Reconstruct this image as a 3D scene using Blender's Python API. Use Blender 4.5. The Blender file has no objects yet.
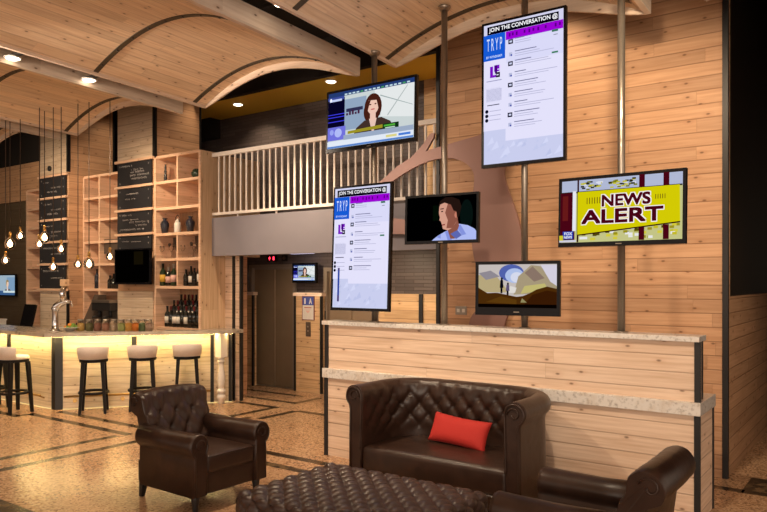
import bpy, bmesh, math, random
from mathutils import Vector, Matrix, Euler
random.seed(7)
PI = math.pi
SC = bpy.context.scene
COL = SC.collection

# ------------------------------------------------------------------ camera
EYE = 1.85
cam_d = bpy.data.cameras.new('camera')
cam = bpy.data.objects.new('camera', cam_d); COL.objects.link(cam)
cam_d.sensor_width = 36.0; cam_d.lens = 710.0/767*36
cam_d.shift_y = 25.0/767
cam_d.clip_end = 200
cam.location = (0, 0, EYE)
cam.rotation_euler = (PI/2, 0, math.atan2(.585, .811))
SC.camera = cam

# ------------------------------------------------------------------ world + exposure
W = bpy.data.worlds.new('world'); SC.world = W; W.use_nodes = True
bg = W.node_tree.nodes['Background']
bg.inputs[0].default_value = (1.0, .77, .58, 1); bg.inputs[1].default_value = 0.78
SC.view_settings.view_transform = 'Standard'; SC.view_settings.look = 'None'
SC.view_settings.exposure = 0.45; SC.view_settings.gamma = 1.0
SC.view_settings.use_curve_mapping = False

def area(name, loc, target, size, energy, color):
    d = bpy.data.lights.new(name, 'AREA'); d.shape = 'RECTANGLE'; d.size = size[0]; d.size_y = size[1]
    d.energy = energy; d.color = color
    o = bpy.data.objects.new(name, d); COL.objects.link(o); o.location = loc
    o.rotation_euler = (Vector(target)-Vector(loc)).to_track_quat('-Z', 'Y').to_euler()
    return o
def spot(name, loc, target, energy, color=(1, .72, .42), angle=70, blend=.8, r=.05):
    d = bpy.data.lights.new(name, 'SPOT'); d.energy = energy; d.color = color
    d.spot_size = math.radians(angle); d.spot_blend = blend; d.shadow_soft_size = r
    o = bpy.data.objects.new(name, d); COL.objects.link(o); o.location = loc
    o.rotation_euler = (Vector(target)-Vector(loc)).to_track_quat('-Z', 'Y').to_euler()
    return o
WARM = (1, .77, .52)
# added warm fill from far behind the camera
area('lobby_fill_light', (2.0, -5.0, 2.6), (-4.0, 5.5, 1.2), (5, 3), 270, (1, .84, .68))
# ceiling spots: downlights in the vault gaps plus added fill without fixtures
spot('gap_and_fill_spot', (-4.64, 3.0, 4.08), (-3.6, 5.75, .7), 230, (1, .80, .58), 75)
spot('gap_and_fill_spot', (-1.5, 3.2, 4.08), (-2.2, 5.75, .9), 190, (1, .80, .58), 75)
spot('gap_and_fill_spot', (-1.5, 4.9, 4.08), (-2.1, 7.27, 2.7), 150, WARM, 85)
spot('gap_and_fill_spot', (-3.0, 6.6, 4.9), (-2.9, 7.27, 2.6), 60, WARM, 110)
spot('gap_and_fill_spot', (-4.64, 4.79, 4.12), (-4.9, 4.9, 0), 190, WARM, 90)
spot('gap_and_fill_spot', (-7.78, 3.95, 4.10), (-7.6, 4.2, 0), 170, WARM, 95)
spot('gap_and_fill_spot', (-7.78, 4.85, 4.10), (-8.2, 5.4, 0), 230, WARM, 90)
spot('gap_and_fill_spot', (-6.5, 6.75, 4.1), (-6.9, 6.9, 0), 190, WARM, 100)
spot('gap_and_fill_spot', (-8.9, 5.6, 4.0), (-10.0, 7.2, 2.4), 190, WARM, 100, 1)
spot('gap_and_fill_spot', (-11.4, 5.4, 3.9), (-12.4, 7.3, 2.6), 150, WARM, 110, 1)
spot('gap_and_fill_spot', (-9.2, 7.85, 5.0), (-9.69, 7.95, 4.1), 12, WARM, 100, 1)
spot('gap_and_fill_spot', (-11.6, 7.9, 5.0), (-12.2, 7.95, 4.1), 12, WARM, 100, 1)
spot('gap_and_fill_spot', (-10.9, 4.2, 4.1), (-10.6, 5.0, 0), 170, WARM, 90)
spot('gap_and_fill_spot', (-14.3, 6.5, 4.6), (-15.5, 8.6, 3.9), 150, WARM, 90)
spot('gap_and_fill_spot', (-7.8, 2.5, 4.08), (-6.4, 7.35, 3.2), 420, (1, .80, .62), 60)  # added to brighten the balusters from the front
spot('gap_and_fill_spot', (-.2, 7.3, 4.0), (-.6, 7.6, 0), 60, WARM, 80)

# ------------------------------------------------------------------ materials
def nt(name):
    m = bpy.data.materials.new(name); m.use_nodes = True
    return m, m.node_tree.nodes, m.node_tree.links, m.node_tree.nodes['Principled BSDF']
def plain(name, col, rough=.5, metal=0, spec=.5, bump=0, bscale=60, coat=0):
    m, n, l, p = nt(name)
    p.inputs['Base Color'].default_value = (*col, 1); p.inputs['Roughness'].default_value = rough
    p.inputs['Metallic'].default_value = metal; p.inputs['Specular IOR Level'].default_value = spec
    tc = n.new('ShaderNodeTexCoord'); no = n.new('ShaderNodeTexNoise'); no.inputs['Scale'].default_value = bscale
    l.new(tc.outputs['Object'], no.inputs['Vector'])
    mx = n.new('ShaderNodeMixRGB'); mx.blend_type = 'MULTIPLY'; mx.inputs[0].default_value = .18
    mx.inputs[1].default_value = (*col, 1); l.new(no.outputs['Fac'], mx.inputs[2]); l.new(mx.outputs[0], p.inputs['Base Color'])
    if bump:
        b = n.new('ShaderNodeBump'); b.inputs['Strength'].default_value = bump; b.inputs['Distance'].default_value = .004
        l.new(no.outputs['Fac'], b.inputs['Height']); l.new(b.outputs[0], p.inputs['Normal'])
    return m
def emis(name, col, s=1.0):
    m, n, l, p = nt(name)
    p.inputs['Base Color'].default_value = (0, 0, 0, 1); p.inputs['Roughness'].default_value = .3
    p.inputs['Specular IOR Level'].default_value = .0
    p.inputs['Emission Color'].default_value = (*col, 1); p.inputs['Emission Strength'].default_value = s
    return m
def glass(name, col=(1, 1, 1), rough=0.02):
    m, n, l, p = nt(name)
    p.inputs['Base Color'].default_value = (*col, 1); p.inputs['Roughness'].default_value = rough
    p.inputs['Transmission Weight'].default_value = 1; p.inputs['IOR'].default_value = 1.18
    return m
class NG:
    def __init__(s, n, l): s.n = n; s.l = l
    def m(s, op, a, b=None, c=None):
        x = s.n.new('ShaderNodeMath'); x.operation = op
        for i, v in enumerate((a, b, c)):
            if v is None: continue
            if isinstance(v, (int, float)): x.inputs[i].default_value = v
            else: s.l.new(v, x.inputs[i])
        return x.outputs[0]
    def ramp(s, v, a, b, lo=0., hi=1.):
        x = s.n.new('ShaderNodeMapRange'); x.clamp = True
        s.l.new(v, x.inputs[0]); x.inputs[1].default_value = a; x.inputs[2].default_value = b
        x.inputs[3].default_value = lo; x.inputs[4].default_value = hi
        return x.outputs[0]
    def comb(s, x, y, z):
        c = s.n.new('ShaderNodeCombineXYZ')
        for i, v in enumerate((x, y, z)):
            if isinstance(v, (int, float)): c.inputs[i].default_value = v
            else: s.l.new(v, c.inputs[i])
        return c.outputs[0]
    def mix(s, f, a, b, mode='MIX'):
        x = s.n.new('ShaderNodeMixRGB'); x.blend_type = mode
        for i, v in enumerate((f, a, b)):
            if isinstance(v, (int, float)): x.inputs[i].default_value = v
            elif isinstance(v, tuple): x.inputs[i].default_value = (*v, 1)
            else: s.l.new(v, x.inputs[i])
        return x.outputs[0]
def boards(name, col, width=.133, phase=0., mode='wall', knots=.8, joint=2.6, groove=.6, rough=.5, tone=.16, grain=.16):
    """pine planking: mode wall stacks boards in z, uv runs them along uv.y, plain = no grooves"""
    m, n, l, p = nt(name); g = NG(n, l)
    tc = n.new('ShaderNodeTexCoord'); sp = n.new('ShaderNodeSeparateXYZ')
    l.new(tc.outputs['UV' if mode == 'uv' else 'Object'], sp.inputs[0])
    if mode == 'uv': ac, al = sp.outputs[0], sp.outputs[1]
    elif mode == 'upright': ac, al = g.m('ADD', sp.outputs[0], sp.outputs[1]), sp.outputs[2]
    else: ac, al = sp.outputs[2], g.m('ADD', sp.outputs[0], sp.outputs[1])
    t = g.m('ADD', g.m('MULTIPLY', ac, 1/width), phase)
    idx = g.m('FLOOR', t); fr = g.m('FRACT', t)
    wn = n.new('ShaderNodeTexWhiteNoise'); wn.noise_dimensions = '1D'; l.new(idx, wn.inputs['W'])
    ja = g.m('ADD', g.m('MULTIPLY', al, 1/joint), g.m('MULTIPLY', wn.outputs['Value'], 7.3))
    ji = g.m('FLOOR', ja); jf = g.m('FRACT', ja)
    wn2 = n.new('ShaderNodeTexWhiteNoise'); wn2.noise_dimensions = '2D'; l.new(g.comb(idx, ji, 0), wn2.inputs['Vector'])
    ns = n.new('ShaderNodeTexNoise'); ns.inputs['Scale'].default_value = 1; ns.inputs['Detail'].default_value = 4
    l.new(g.comb(g.m('MULTIPLY', al, 2.0), g.m('MULTIPLY', ac, 42), g.m('ADD', idx, g.m('MULTIPLY', ji, 3.1))), ns.inputs['Vector'])
    # knots with warped cell centres
    vo = n.new('ShaderNodeTexVoronoi'); vo.voronoi_dimensions = '2D'; vo.inputs['Scale'].default_value = 1
    l.new(g.comb(g.m('ADD', g.m('MULTIPLY', al, 2.3), g.m('MULTIPLY', idx, 5.37)), g.m('MULTIPLY', ac, 4.6), 0), vo.inputs['Vector'])
    kn = g.ramp(vo.outputs['Distance'], .02, .055, 1, 0)
    halo = g.ramp(vo.outputs['Distance'], .04, .16, .30, 0)
    base = g.mix(g.ramp(ns.outputs['Fac'], .35, .75, 0, 1), tuple(min(1, c*(1+grain*.4)) for c in col),
                 (col[0]*(1-grain), col[1]*(1-grain*1.45), col[2]*(1-grain*1.9)))
    tn = g.m('ADD', g.m('MULTIPLY', wn2.outputs['Value'], tone*1.5), 1-tone)
    cc = n.new('ShaderNodeVectorMath'); cc.operation = 'SCALE'; l.new(base, cc.inputs[0]); l.new(tn, cc.inputs['Scale'])
    c = g.mix(g.m('MULTIPLY', halo, knots), cc.outputs[0], (col[0]*.62, col[1]*.42, col[2]*.30))
    c = g.mix(g.m('MULTIPLY', kn, .85*knots), c, (.085, .038, .016))
    if mode != 'plain' and groove:
        gr = g.m('MAXIMUM', g.ramp(fr, .0, .075, 1, 0), g.ramp(fr, .96, 1, 0, 1))
        jm = g.m('MULTIPLY', g.ramp(jf, 0, .0025, 1, 0), .55)
        gm = g.m('MAXIMUM', gr, jm)
        c = g.mix(g.m('MULTIPLY', gm, groove), c, (col[0]*.22, col[1]*.15, col[2]*.10))
        b = n.new('ShaderNodeBump'); b.inputs['Strength'].default_value = .5; b.inputs['Distance'].default_value = .006
        l.new(g.m('SUBTRACT', 1, gm), b.inputs['Height']); l.new(b.outputs[0], p.inputs['Normal'])
    l.new(c, p.inputs['Base Color']); p.inputs['Roughness'].default_value = rough
    p.inputs['Specular IOR Level'].default_value = .25
    return m
def granite(name, base, dark, sc=28):
    m, n, l, p = nt(name); g = NG(n, l)
    tc = n.new('ShaderNodeTexCoord')
    a = n.new('ShaderNodeTexNoise'); a.inputs['Scale'].default_value = sc; a.inputs['Detail'].default_value = 5
    b = n.new('ShaderNodeTexNoise'); b.inputs['Scale'].default_value = sc*.28; b.inputs['Detail'].default_value = 3
    l.new(tc.outputs['Object'], a.inputs['Vector']); l.new(tc.outputs['Object'], b.inputs['Vector'])
    c = g.mix(g.ramp(a.outputs['Fac'], .52, .74, 0, .7), base, dark)
    c = g.mix(g.ramp(b.outputs['Fac'], .5, .75, 0, .5), c, (base[0]*.75, base[1]*.6, base[2]*.45))
    l.new(c, p.inputs['Base Color']); p.inputs['Roughness'].default_value = .2
    return m
def terrazzo(name, cols, rough, sc):
    m, n, l, p = nt(name); g = NG(n, l)
    tc = n.new('ShaderNodeTexCoord')
    v = n.new('ShaderNodeTexVoronoi'); v.inputs['Scale'].default_value = sc; l.new(tc.outputs['Object'], v.inputs['Vector'])
    s = n.new('ShaderNodeSeparateColor'); l.new(v.outputs['Color'], s.inputs[0])
    no = n.new('ShaderNodeTexNoise'); no.inputs['Scale'].default_value = 1.6; no.inputs['Detail'].default_value = 3
    l.new(tc.outputs['Object'], no.inputs['Vector'])
    c = g.mix(g.ramp(s.outputs[0], .1, .9), cols[0], cols[1])
    c = g.mix(g.ramp(s.outputs[1], .78, .86), c, cols[2])
    c = g.mix(g.ramp(no.outputs['Fac'], .4, .7, 0, .35), c, cols[3])
    l.new(c, p.inputs['Base Color']); p.inputs['Roughness'].default_value = rough
    return m
def brick(name):
    m, n, l, p = nt(name); g = NG(n, l)
    tc = n.new('ShaderNodeTexCoord'); sp = n.new('ShaderNodeSeparateXYZ'); l.new(tc.outputs['Object'], sp.inputs[0])
    br = n.new('ShaderNodeTexBrick'); br.inputs['Scale'].default_value = 1
    br.inputs['Brick Width'].default_value = .34; br.inputs['Row Height'].default_value = .055
    br.inputs['Mortar Size'].default_value = .004; br.inputs['Bias'].default_value = -.2
    br.inputs['Color1'].default_value = (.085, .066, .064, 1); br.inputs['Color2'].default_value = (.14, .11, .105, 1)
    br.inputs['Mortar'].default_value = (.05, .035, .025, 1)
    l.new(g.comb(g.m('ADD', sp.outputs[0], sp.outputs[1]), sp.outputs[2], 0), br.inputs['Vector'])
    l.new(br.outputs['Color'], p.inputs['Base Color']); p.inputs['Roughness'].default_value = .45
    bp = n.new('ShaderNodeBump'); bp.inputs['Strength'].default_value = .6; bp.inputs['Distance'].default_value = .01
    l.new(br.outputs['Fac'], bp.inputs['Height']); bp.invert = True; l.new(bp.outputs[0], p.inputs['Normal'])
    return m
def leather(name, col):
    m, n, l, p = nt(name); g = NG(n, l)
    tc = n.new('ShaderNodeTexCoord')
    no = n.new('ShaderNodeTexNoise'); no.inputs['Scale'].default_value = 9; no.inputs['Detail'].default_value = 5
    vo = n.new('ShaderNodeTexVoronoi'); vo.inputs['Scale'].default_value = 260
    l.new(tc.outputs['Object'], no.inputs['Vector']); l.new(tc.outputs['Object'], vo.inputs['Vector'])
    c = g.mix(g.ramp(no.outputs['Fac'], .35, .7), tuple(v*.8 for v in col), tuple(v*1.25 for v in col))
    l.new(c, p.inputs['Base Color']); l.new(g.ramp(no.outputs['Fac'], .3, .7, .33, .40), p.inputs['Roughness'])
    b = n.new('ShaderNodeBump'); b.inputs['Strength'].default_value = .12; b.inputs['Distance'].default_value = .002
    l.new(vo.outputs['Distance'], b.inputs['Height'])
    b2 = n.new('ShaderNodeBump'); b2.inputs['Strength'].default_value = .15; b2.inputs['Distance'].default_value = .02
    l.new(no.outputs['Fac'], b2.inputs['Height']); l.new(b2.outputs[0], b.inputs['Normal']); l.new(b.outputs[0], p.inputs['Normal']); p.inputs['Specular IOR Level'].default_value = .38
    return m
M = {}
ZP = (-1.806/.133) % 1.0
M['pine_wall'] = boards('pine_wall', (.59, .350, .205), phase=ZP)
M['pine_pale'] = boards('pine_pale', (.73, .55, .42), phase=ZP, tone=.10, groove=.5)
M['pine_white'] = boards('pine_white', (.66, .53, .40), width=.133, phase=ZP, tone=.08, groove=.45, knots=.7)
M['pine_bar'] = boards('pine_bar', (.70, .58, .43), width=.12, phase=.2, tone=.12, groove=.4, knots=.7)
M['pine_ceiling'] = boards('pine_ceiling', (.86, .68, .49), width=.125, mode='uv', knots=.8, groove=.32, tone=.10)
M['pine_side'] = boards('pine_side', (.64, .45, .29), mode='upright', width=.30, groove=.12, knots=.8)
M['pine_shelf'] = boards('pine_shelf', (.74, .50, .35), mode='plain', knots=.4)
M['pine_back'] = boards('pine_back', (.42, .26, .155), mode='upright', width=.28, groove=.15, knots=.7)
M['pine_beam'] = boards('pine_beam', (.76, .62, .50), mode='plain', knots=1.0, grain=.12)
M['pine_orange'] = boards('pine_orange', (.64, .43, .24), phase=ZP, groove=.5)
M['wall_brown'] = boards('wall_brown', (.13, .095, .06), width=.4, groove=.15, knots=.2)
M['granite'] = granite('granite', (.68, .64, .60), (.24, .20, .17), 42)
M['counter'] = granite('counter', (.42, .36, .29), (.15, .12, .09), 18)
M['floor'] = terrazzo('floor', [(.56, .35, .21), (.33, .18, .09), (.15, .07, .035), (.56, .37, .22)], .22, 62)
M['inlay'] = terrazzo('inlay', [(.022, .015, .009), (.05, .032, .016), (.16, .10, .05), (.015, .011, .008)], .22, 16)
M['brick'] = brick('brick')
M['mustard'] = plain('mustard', (.85, .56, .05), .75)
M['rib'] = plain('rib', (.085, .065, .038), .6)
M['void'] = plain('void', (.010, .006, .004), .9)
M['bronze'] = plain('bronze', (.14, .10, .075), .35, .3)
M['door'] = plain('door', (.30, .215, .14), .35, .35, bscale=4)
M['jamb'] = plain('jamb', (.32, .26, .21), .35, .35)
M['fascia'] = plain('fascia', (.25, .23, .255), .6, bscale=3)
M['rail'] = plain('rail', (.86, .78, .70), .5)
M['black'] = plain('black', (.012, .012, .013), .35)
M['blacksteel'] = plain('blacksteel', (.028, .026, .026), .45, .4)
M['bezel'] = plain('bezel', (.006, .006, .008), .25, spec=.2)
M['steel'] = plain('steel', (.36, .31, .26), .34, .85)
M['chrome'] = plain('chrome', (.8, .8, .82), .08, 1)
M['leather'] = leather('leather', (.030, .014, .009))
M['leather2'] = leather('leather_ottoman', (.046, .026, .021))
M['redfab'] = plain('red_fabric', (.46, .018, .012), .8, bump=.6, bscale=180)
M['stool'] = plain('stool_fabric', (.78, .69, .62), .7)
M['stoolwood'] = plain('stool_wood', (.008, .006, .006), .6, spec=.25)
M['tree'] = plain('tree_panel', (.33, .185, .155), .45, .25, bscale=2)
M['chalk'] = plain('chalkboard', (.020, .020, .024), .6, bscale=12)
M['chalkline'] = plain('chalk_line', (.36, .34, .33), .9)
M['darkstone'] = plain('dark_stone', (.022, .014, .008), .35, spec=.25, bscale=6)
M['glass'] = glass('clear_glass')
M['bottle'] = plain('bottle_glass', (.010, .010, .008), .08)
M['bottle_g'] = plain('bottle_green', (.02, .035, .015), .08)
M['label'] = plain('bottle_label', (.72, .66, .58), .7)
M['label_y'] = plain('bottle_label_yellow', (.70, .42, .05), .6)
M['label_p'] = plain('bottle_label_pink', (.70, .42, .36), .6)
M['foil_r'] = plain('foil_red', (.22, .02, .02), .35)
M['foil_p'] = plain('foil_pale', (.50, .42, .36), .4)
M['vase'] = plain('vase_dark', (.02, .022, .035), .15)
M['ceramic'] = plain('ceramic', (.70, .66, .60), .25)
M['white'] = plain('white_plastic', (.75, .72, .68), .5)
M['cord'] = plain('cord', (.05, .03, .02), .6)
M['brass'] = plain('brass', (.5, .3, .1), .3, 1)
M['filament'] = emis('filament', (1, .60, .27), 12)
M['lamp'] = emis('lamp', (1, .84, .62), 5)
M['led'] = emis('led', (1, .74, .30), 38)
M['led_low'] = emis('led_low', (1, .72, .30), .7)
M['led_cold'] = emis('led_cold', (.75, .70, .95), 1.6)
M['red_led'] = emis('red_led', (1, .03, .06), 3)

# ------------------------------------------------------------------ mesh builder
class MB:
    def __init__(s):
        s.bm = bmesh.new(); s.mats = []; s.uv = None
    def mi(s, m):
        m = M[m] if isinstance(m, str) else m
        if m not in s.mats: s.mats.append(m)
        return s.mats.index(m)
    def faces(s, vs, fs, m=None, smooth=False, uvs=None):
        k = s.mi(m) if m is not None else 0
        bv = [s.bm.verts.new(v) for v in vs]
        out = []
        for f in fs:
            try: fc = s.bm.faces.new([bv[i] for i in f])
            except ValueError: continue
            fc.material_index = k; fc.smooth = smooth
            if uvs is not None:
                if s.uv is None: s.uv = s.bm.loops.layers.uv.new('UVMap')
                for lp, i in zip(fc.loops, f): lp[s.uv].uv = uvs[i]
            out.append(fc)
        return bv, out
    def box(s, a, b, m=None, mat=None, bevel=0):
        (x0, y0, z0), (x1, y1, z1) = a, b
        x0, x1 = min(x0, x1), max(x0, x1); y0, y1 = min(y0, y1), max(y0, y1); z0, z1 = min(z0, z1), max(z0, z1)
        vs = [Vector(p) for p in ((x0,y0,z0),(x1,y0,z0),(x1,y1,z0),(x0,y1,z0),(x0,y0,z1),(x1,y0,z1),(x1,y1,z1),(x0,y1,z1))]
        if mat is not None: vs = [mat @ v for v in vs]
        bv, fc = s.faces(vs, [(3,2,1,0),(4,5,6,7),(0,1,5,4),(1,2,6,5),(2,3,7,6),(3,0,4,7)], m)
        if bevel:
            es = {e for f in fc for e in f.edges}
            bmesh.ops.bevel(s.bm, geom=list(es), offset=bevel, segments=2, affect='EDGES', profile=.6)
        return s
    def prism(s, poly, z0, z1, m=None, mat=None, smooth=False):
        n = len(poly)
        vs = [Vector((x, y, z0)) for x, y in poly]+[Vector((x, y, z1)) for x, y in poly]
        if mat is not None: vs = [mat @ v for v in vs]
        fs = [tuple(range(n-1, -1, -1)), tuple(range(n, 2*n))]+[(i, (i+1) % n, n+(i+1) % n, n+i) for i in range(n)]
        bv, fc = s.faces(vs, fs, m)
        if smooth:
            for f in fc[2:]: f.smooth = True
        return s
    def lathe(s, prof, c=(0, 0, 0), seg=16, m=None, mat=None):
        vs = []; fs = []
        for r, z in prof:
            for k in range(seg):
                a = 2*PI*k/seg; v = Vector((c[0]+r*math.cos(a), c[1]+r*math.sin(a), c[2]+z)); vs.append(v)
        for i in range(len(prof)-1):
            for k in range(seg):
                fs.append((i*seg+k, i*seg+(k+1) % seg, (i+1)*seg+(k+1) % seg, (i+1)*seg+k))
        if prof[0][0] > 1e-5: fs.append(tuple(range(seg-1, -1, -1)))
        if prof[-1][0] > 1e-5: fs.append(tuple((len(prof)-1)*seg+k for k in range(seg)))
        if mat is not None: vs = [mat @ v for v in vs]
        bv, fc = s.faces(vs, fs, m, True)
        for f in fc:
            if len(f.verts) > 4: f.smooth = False
        return s
    def tube(s, pts, r, seg=8, m=None, r2=None, closed=False):
        pts = [Vector(p) for p in pts]; n = len(pts); vs = []; fs = []
        up = None
        for i, p in enumerate(pts):
            if closed: t = (pts[(i+1) % n]-pts[i-1]).normalized()
            else: t = (pts[min(i+1, n-1)]-pts[max(i-1, 0)]).normalized()
            if up is None: up = t.orthogonal().normalized()
            else: up = (up-t*up.dot(t)).normalized() if (up-t*up.dot(t)).length > 1e-6 else t.orthogonal().normalized()
            sd = t.cross(up)
            rr = r[i] if isinstance(r, (list, tuple)) else (r if r2 is None else r+(r2-r)*i/max(1, n-1))
            for k in range(seg):
                a = 2*PI*k/seg; vs.append(p+(up*math.cos(a)+sd*math.sin(a))*rr)
        for i in range(n if closed else n-1):
            j = (i+1) % n
            for k in range(seg):
                fs.append((i*seg+k, i*seg+(k+1) % seg, j*seg+(k+1) % seg, j*seg+k))
        if not closed:
            fs.append(tuple(range(seg-1, -1, -1))); fs.append(tuple((n-1)*seg+k for k in range(seg)))
        bv, fc = s.faces(vs, fs, m, True)
        return s
    def grid(s, nu, nv, fn, m=None, closed_u=False, uvf=None, capv=False):
        """fn(i,j)->Vector, i in 0..nu, j in 0..nv"""
        cu = nu if closed_u else nu+1
        vs = [Vector(fn(i, j)) for j in range(nv+1) for i in range(cu)]
        uvs = [uvf(i, j) for j in range(nv+1) for i in range(cu)] if uvf else None
        fs = [(j*cu+i, j*cu+(i+1) % cu, (j+1)*cu+(i+1) % cu, (j+1)*cu+i) for j in range(nv) for i in range(nu)]
        bv, fc = s.faces(vs, fs, m, True, uvs)
        if capv:
            k = s.mi(m) if m is not None else 0
            for ring in (bv[:cu][::-1], bv[-cu:]):
                f = s.bm.faces.new(ring); f.material_index = k
        return s
    def merge(s, d=1e-4):
        bmesh.ops.remove_doubles(s.bm, verts=s.bm.verts, dist=d); return s
    def build(s, name, mat=None, parent=None, loc=None, recalc=True):
        if recalc: bmesh.ops.recalc_face_normals(s.bm, faces=s.bm.faces)
        me = bpy.data.meshes.new(name)
        if loc is not None:
            for v in s.bm.verts: v.co -= Vector(loc)
        s.bm.to_mesh(me); s.bm.free()
        if mat is not None: me.materials.append(M[mat] if isinstance(mat, str) else mat)
        else:
            for mm in s.mats: me.materials.append(mm)
        o = bpy.data.objects.new(name, me); COL.objects.link(o)
        if parent is not None: o.parent = parent
        elif loc is not None: o.location = loc
        return o

def tag(o, label, cat, group=None, kind=None):
    if label: o['label'] = label
    if cat: o['category'] = cat
    if group: o['group'] = group
    if kind: o['kind'] = kind
    return o
def thing(name, label, cat, loc, rz=0, group=None):
    o = bpy.data.objects.new(name, None); COL.objects.link(o); o.location = loc; o.rotation_euler = (0, 0, rz)
    o.empty_display_size = .1
    return tag(o, label, cat, group)
def struct(name, mb, mat=None):
    o = mb.build(name, mat); o['kind'] = 'structure'; return o
def dup(root, loc, rz, label, group=None):
    r = root.copy(); COL.objects.link(r); r.location = loc; r.rotation_euler = (0, 0, rz); r['label'] = label
    if group: r['group'] = group
    for ch in list(root.children):
        c = ch.copy(); COL.objects.link(c); c.parent = r
        for gch in ch.children:
            d = gch.copy(); COL.objects.link(d); d.parent = c
    return r
def rbox_pts(x0, x1, y0, y1, z0, z1, r, n=10, crown=0, disp=None):
    """rounded box MB built face by face; disp(face, u, v, p)->offset along normal"""
    mb = MB()
    lo = Vector((x0, y0, z0)); hi = Vector((x1, y1, z1)); ilo = lo+Vector((r,)*3); ihi = hi-Vector((r,)*3)
    def rnd(p):
        q = Vector((min(max(p[i], ilo[i]), ihi[i]) for i in range(3)))
        d = p-q
        if d.length < 1e-9: return p, Vector((0, 0, 1))
        d.normalize(); return q+d*r, d
    def vals(a, b, ra, step):
        L = b-a; k = max(2, int((L-2*ra)/step))
        v = [a+ra*(1-math.cos(PI/2*i/4)) if False else a+ra*i/4 for i in range(4)]
        v += [a+ra+(L-2*ra)*i/k for i in range(k+1)]
        v += [b-ra+ra*i/4 for i in range(1, 5)]
        return v
    st = n
    X, Y, Z = vals(x0, x1, r, st), vals(y0, y1, r, st), vals(z0, z1, r, st)
    def face(A, B, mk, key):
        def fn(i, j):
            p, d = rnd(mk(A[i], B[j]))
            if crown and key == 'top':
                u = (p.x-x0)/(x1-x0); v = (p.y-y0)/(y1-y0)
                p = p+Vector((0, 0, crown*16*u*(1-u)*v*(1-v)))
            if disp: p = p+d*disp(key, p, d)
            return p
        mb.grid(len(A)-1, len(B)-1, fn)
    face(X, Y, lambda a, b: Vector((a, b, z1)), 'top'); face(X, Y, lambda a, b: Vector((a, b, z0)), 'bot')
    face(X, Z, lambda a, b: Vector((a, y0, b)), 'y0'); face(X, Z, lambda a, b: Vector((a, y1, b)), 'y1')
    face(Y, Z, lambda a, b: Vector((x0, a, b)), 'x0'); face(Y, Z, lambda a, b: Vector((x1, a, b)), 'x1')
    mb.merge(2e-4)
    return mb
def tuft(u, v, su, sv, p=.42):
    a = u/su+v/sv; b = u/su-v/sv
    return (abs(math.sin(PI*a))*abs(math.sin(PI*b)))**p

def tuftb(u, v, su, sv, p=.38):
    a = u/su+v/sv; b = u/su-v/sv
    fa = a-round(a); fb = b-round(b)
    return (abs(math.sin(PI*a))*abs(math.sin(PI*b)))**p - .75*math.exp(-(fa*fa+fb*fb)/.012)+.12

# ------------------------------------------------------------------ lettering
def text_tris(txt):
    cu = bpy.data.curves.new('t', 'FONT'); cu.body = txt; cu.size = 1
    ob = bpy.data.objects.new('t', cu); COL.objects.link(ob)
    dg = bpy.context.evaluated_depsgraph_get(); dg.update()
    me = bpy.data.meshes.new_from_object(ob.evaluated_get(dg))
    vs = [v.co.copy() for v in me.vertices]; fs = [tuple(p.vertices) for p in me.polygons]
    bpy.data.objects.remove(ob); bpy.data.curves.remove(cu); bpy.data.meshes.remove(me)
    return vs, fs
class Art:
    """flat picture in the local xz plane facing -y; coordinates u right, v up in 0..1"""
    def __init__(s, w, h, y):
        s.mb = MB(); s.w = w; s.h = h; s.y = y; s.k = 0
    def P(s, u, v): return Vector(((u-.5)*s.w, s.y-s.k*.00025, (v-.5)*s.h))
    def poly(s, pts, m):
        s.k += 1; s.mb.faces([s.P(u, v) for u, v in pts], [tuple(range(len(pts)))], m); return s
    def rect(s, u0, v0, u1, v1, m): return s.poly([(u0, v0), (u1, v0), (u1, v1), (u0, v1)], m)
    def ell(s, u, v, ru, rv, m, n=20, a0=0, a1=2*PI):
        return s.poly([(u+ru*math.cos(a0+(a1-a0)*i/n), v+rv*math.sin(a0+(a1-a0)*i/n)) for i in range(n)], m)
    def text(s, t, u0, v0, u1, v1, m, bold=0.0, shear=0):
        vs, fs = text_tris(t)
        xs = [v.x for v in vs]; ys = [v.y for v in vs]
        x0, x1, y0, y1 = min(xs), max(xs), min(ys), max(ys)
        offs = [(0, 0)] if not bold else [(dx*bold, dy*bold) for dx in (-1, 0, 1) for dy in (-1, 0, 1)]
        for dx, dy in offs:
            s.k += 1
            q = [s.P(u0+(v.x-x0)/(x1-x0)*(u1-u0)+dx+shear*(v.y-y0)/(y1-y0), v0+(v.y-y0)/(y1-y0)*(v1-v0)+dy*s.w/s.h) for v in vs]
            s.mb.faces(q, fs, m)
        return s
_ec = {}
def E(r, g, b, s=1.0):
    k = (r, g, b, s)
    if k not in _ec: _ec[k] = emis('screen_ink', tuple((c/255)**2.2 for c in (r, g, b)), s*.77)
    return _ec[k]

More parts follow.
